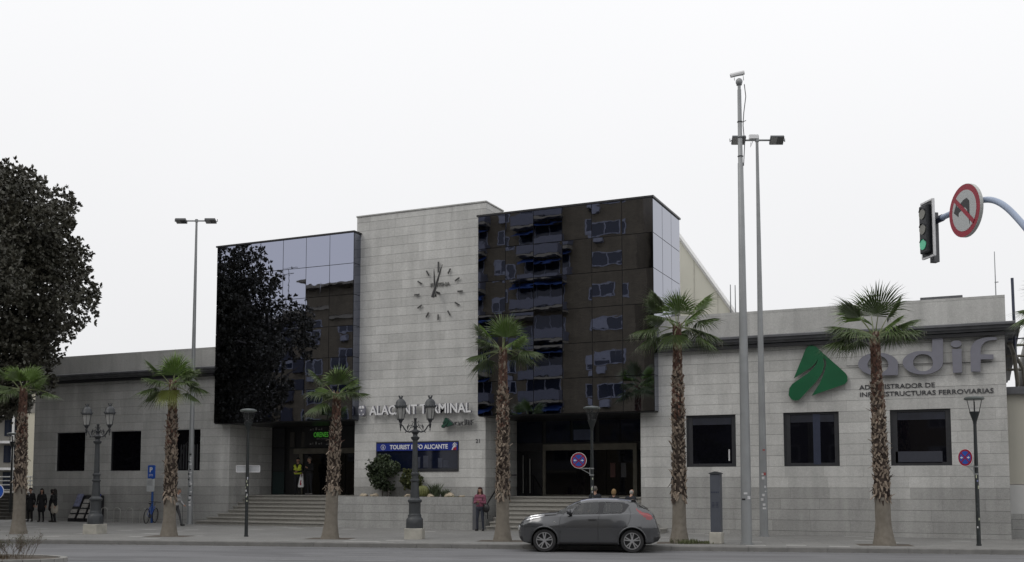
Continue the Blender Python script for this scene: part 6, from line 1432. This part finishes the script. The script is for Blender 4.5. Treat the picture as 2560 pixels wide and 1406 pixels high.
    for wr, dr, s in hands:      # fingers and thumb, rooted in the palm
        pal = wr + dr*.085; side = dr.cross(Vector((0,0,1))); side = side.normalized() if side.length > .1 else Vector((0,-1,0)); nr = dr.cross(side).normalized()
        for j, (o, ln) in enumerate(((-.027, .062), (-.009, .072), (.009, .068), (.026, .052))):
            b = pal + side*o; m1 = b + dr*ln*.5 - nr*.008; e = b + dr*ln*.85 - nr*.03; m.tube([b-dr*.02, m1, e], [.0095, .009, .007], 6, 3)
        b = wr + dr*.03 + side*.026; m.tube([b, b + side*.028 + dr*.03, b + side*.03 + dr*.058], [.011, .010, .008], 6, 3)
    m.v = [tuple(Vector(p)*k) for p in m.v]
    m.build('body', [cols[o] for o in order], t, True)
    e = MB()
    for s in (-1, 1): q = hc + rotv((s*.032, -.083, .012)); e.ball(q*k, .011*k, 6, 5)
    e.build('eyes', pmat('eye dark', (.02, .02, .02)), t)
    hk = pmat(*hair); hm = MB()
    if hairstyle != 'bald':
        capsule(hm, hc+rotv((0, .035, .035)), hc+rotv((0, .005, .055)), .094, .090)
        if hairstyle == 'long':
            for s in (-1, 1): capsule(hm, hc+rotv((s*.07, .02, .02)), hc+rotv((s*.095, .02, -.17)), .035, .04)
            capsule(hm, hc+rotv((0, .05, .0)), hc+rotv((0, .085, -.2)), .085, .07)
        if hairstyle == 'bob': capsule(hm, hc+rotv((0, .04, .02)), hc+rotv((0, .05, -.03)), .1, .095)
        v2, f2 = remesh(hm, .016, 3)
        mm_ = MB(); mm_.v = [tuple(Vector(p)*k) for p in v2]; mm_.f = f2; mm_.m = [0]*len(f2)
        # keep the face free
        kp = []
        for f in f2:
            c = sum((Vector(v2[j]) for j in f), Vector())/len(f) - hc; c = Vector((c.x*math.cos(-th)-c.y*math.sin(-th), c.x*math.sin(-th)+c.y*math.cos(-th), c.z))
            if not (c.y < -.055 and c.z < .055 and abs(c.x) < .07): kp.append(f)
        mm_.f = kp; mm_.m = [0]*len(kp); mm_.build('hair', hk, t, True, fix=False)
    else:
        capsule(hm, hc+rotv((0, .05, -.01)), hc+rotv((0, .05, .01)), .078, .08); v2, f2 = remesh(hm, .016, 2); mm_ = MB(); mm_.v = [tuple(Vector(p)*k) for p in v2]; mm_.f = f2; mm_.m = [0]*len(f2); mm_.build('hair', hk, t, True, fix=False)
    if collar:
        mb = MB(); c = Vector(up(0, -.12, 1.36)); mb.prism([(-.035, .09), (0, -.06), (.035, .09)], lambda a, b, d: c + Vector((a, d-b*.25, b)), -.005, .0); mb.v = [tuple(Vector(p)*k) for p in mb.v]; mb.build('collar', 'white', t)
    t['_k'] = k
    return t
def place(t, loc, az): t.location = loc; t.rotation_euler.z = R(az); 
# az: 0 faces -y (towards the street); camera is seen at about -24 deg -> az 24 turns towards image right... 
hold = {-1: ((-.23, -.03, 1.13), (-.05, -.24, 1.18)), 1: ((.23, -.03, 1.13), (.05, -.24, 1.16))}
w = person('woman in a pink jacket looking at her phone at the end of the planter wall', None, 0, 1.68, ('pink jacket', (.19, .06, .095)), ('dark jeans', (.03, .035, .05)), ('dark red hair', (.035, .012, .010)), ('black shoes', (.012, .011, .012)), arms=hold, hairstyle='long', stance=.12, head_tilt=.3, vox=.012)
mb = MB(); mb.obox((0, -.31*.914, 1.19*.914), (.035, 0, 0), (0, .006, .0), (0, .02, .065)); mb.build('phone', 'black', w)
place(w, (-18.12, 37.18, 0), 8)
def hand_bag(): pass
# shoulder bag carried by her
bg_ = thing('shoulder_bag', 'black shoulder bag hanging at the side of the woman in pink', 'bag', (-17.87, 37.13, .75))
mb = MB(); mb.ball((-17.84, 37.15, .88), (.15, .1, .17), 10, 8); mb.build('bag', pmat('black leather', (.012, .012, .013), .5), bg_, True)
mb = MB(); mb.tube([(-17.93, 37.16, .98), (-17.98, 37.08, 1.28), (-17.97, 37.18, 1.32), (-17.9, 37.22, 1.0)], .012, 5); mb.build('strap', pmat('black leather', (.012,)*3), bg_)
cross = {-1: ((-.25, -.02, 1.14), (-.02, -.20, 1.12)), 1: ((.25, -.02, 1.14), (.03, -.19, 1.08))}
v1 = person('man in a yellow safety vest and dark cap at the left entrance', None, 0, 1.72, ('black jacket', (.012, .012, .014)), arms=cross, vox=.014, hair=('black cap', (.01, .01, .012)))
# vest: panels laid over the jacket
k = 1.72/1.75; mb = MB()
capsule(mb, (-.085, 0, 1.20), (.085, 0, 1.20), .133, .133); capsule(mb, (-.115, .005, 1.36), (.115, .005, 1.36), .108, .108); capsule(mb, (-.055, 0, 1.05), (.055, 0, 1.05), .135, .135)
vs, fs = remesh(mb, .014, 3); m = MB(); m.v = [tuple(Vector(p)*k) for p in vs]; keep = []
for f in fs:
    c = sum((Vector(vs[j]) for j in f), Vector())/len(f)
    if c.z > 1.44 or c.z < .96: continue
    if c.y < 0 and c.z > 1.2 and abs(c.x) < (c.z-1.2)*.33: continue
    keep.append(f)
m.f = keep; m.m = [0]*len(keep); m.build('safety_vest', mat('yellow safety vest', (.55, .62, .06), .7, var=.1, scale=10), v1, True, fix=False)
place(v1, (-29.45, 41.0, 1.304), 12)
v2_ = person('man in black with grey trainers holding a white plastic bag', None, 0, 1.74, ('black coat', (.010, .010, .012)), arms={-1: ((-.25, -.04, 1.13), (-.24, -.2, 1.0)), 1: ((.23, -.05, 1.15), (.1, -.22, 1.25))}, hair=('grey hair', (.10, .09, .08)), shoes=('grey trainers', (.22, .21, .2)), vox=.014, head_turn=-25)
place(v2_, (-28.72, 40.9, 1.304), -10)
pb = thing('plastic_bag', 'white plastic carrier bag with a red print held by the man in black', 'bag', (-28.98, 40.68, 1.9))
mb = MB(); c = Vector((-28.98, 40.62, 0)); 
P = [(-.05, 2.26), (-.09, 2.1), (-.15, 1.72), (-.14, 1.66), (.12, 1.66), (.14, 1.72), (.09, 2.1), (.055, 2.28), (.04, 2.1), (-.02, 2.1)]
mb.prism(P, lambda a, b, d: (c.x+a, c.y+d+(b-1.9)*.08, b), -.03, .03); pbo = mb.build('bag', mat('white plastic', (.6, .6, .6), .5, var=.08, scale=9), pb)
mb = MB(); mb.prism([(-.02, 2.0), (-.05, 1.85), (-.06, 1.78), (.01, 1.75), (.05, 1.82), (.0, 1.86), (.03, 1.97)], lambda a, b, d: (c.x+a, c.y+d+(b-1.9)*.08, b), -.036, -.031); mb.build('print', 'red', pbo)
# four people by the left wall
gl = 'people waiting by the left wall'
dk = ('black clothes', (.009, .009, .011))
a1 = person('man in a dark coat with a white collar, leftmost of the four waiting people', None, 0, 1.62, dk, dk[0:2], coat=True, collar=True, group=gl); place(a1, (-42.3, 37.2, 0), 20)
a2 = person('woman with long dark hair all in black, second of the group by the left wall', None, 0, 1.58, dk, dk, hairstyle='long', coat=True, group=gl, hair=('black hair', (.012, .009, .008))); place(a2, (-41.55, 37.2, 0), 25)
a3 = person('dark haired woman in black seen in profile, between two others by the left wall', None, 0, 1.55, dk, dk, hairstyle='bob', coat=True, group=gl, hair=('black hair', (.012, .009, .008)), head_turn=-60); place(a3, (-40.98, 37.3, 0), -40)
a4 = person('woman in a black jacket and pale skirt, rightmost of the group by the left wall', None, 0, 1.56, dk, dk, hairstyle='long', skirt=(.50, 'pale skirt', (.36, .33, .28)), group=gl, hair=('black hair', (.012, .009, .008)), head_turn=-50); place(a4, (-40.58, 37.1, 0), -30)
# walking man behind the second palm
sm = person('elderly man in a light jacket walking with a stick behind the palm', None, 0, 1.62, ('light jacket', (.34, .34, .34)), ('grey trousers', (.06, .06, .065)), ('grey hair', (.2, .19, .17)), arms={1: ((.22, -.1, 1.13), (.16, -.32, .98)), -1: ((-.24, .1, 1.14), (-.24, .08, .9))}, lean=12, stride=.28, group=None); place(sm, (-32.32, 36.1, 0), 100)
wk = thing('walking_stick', 'thin walking stick held by the elderly man in the light jacket', 'stick', (-32.1, 36.2, 0)); mb = MB(); mb.tube([(-31.84, 36.02, .0), (-31.94, 36.1, .9)], .012, 6); mb.build('shaft', 'iron', wk); mb = MB(); mb.tube([(-31.94, 36.1, .9), (-31.96, 36.1, .95), (-32.02, 36.1, .95)], .014, 6); mb.build('handle', 'black', wk)
# three people going up the right steps
gr = 'people by the right steps behind the car'
b1 = person('man with grey hair in a dark jacket, leftmost of the three behind the car', None, 0, 1.72, ('navy jacket', (.012, .014, .02)), hair=('grey hair', (.2, .19, .17)), group=gr, stride=.1); place(b1, (-13.45, 37.4, 0), 195)
b2 = person('person with blond hair in a black coat behind the car', None, 0, 1.62, ('black coat', (.010, .010, .012)), hair=('blond hair', (.22, .14, .065)), hairstyle='bob', group=gr); place(b2, (-12.68, 37.3, 0), 190)
b3 = person('bald man in a navy jacket with a white back patch, bending behind the car', None, 0, 1.62, ('navy jacket', (.012, .014, .02)), hair=('white hair', (.35, .34, .32)), hairstyle='bald', lean=22, group=gr)
mb = MB(); cc_ = Vector((0, .115-math.tan(R(22))*.38, 1.31))
mb.obox(cc_*.925+Vector((0, .01, 0)), (.13, 0, 0), (0, .004, .0), (0, -.02, .035)); mb.build('back_patch', 'sign_white', b3); place(b3, (-12.1, 37.3, 0), 175)
for o in list(bpy.data.objects):
    if '_k' in o: del o['_k']
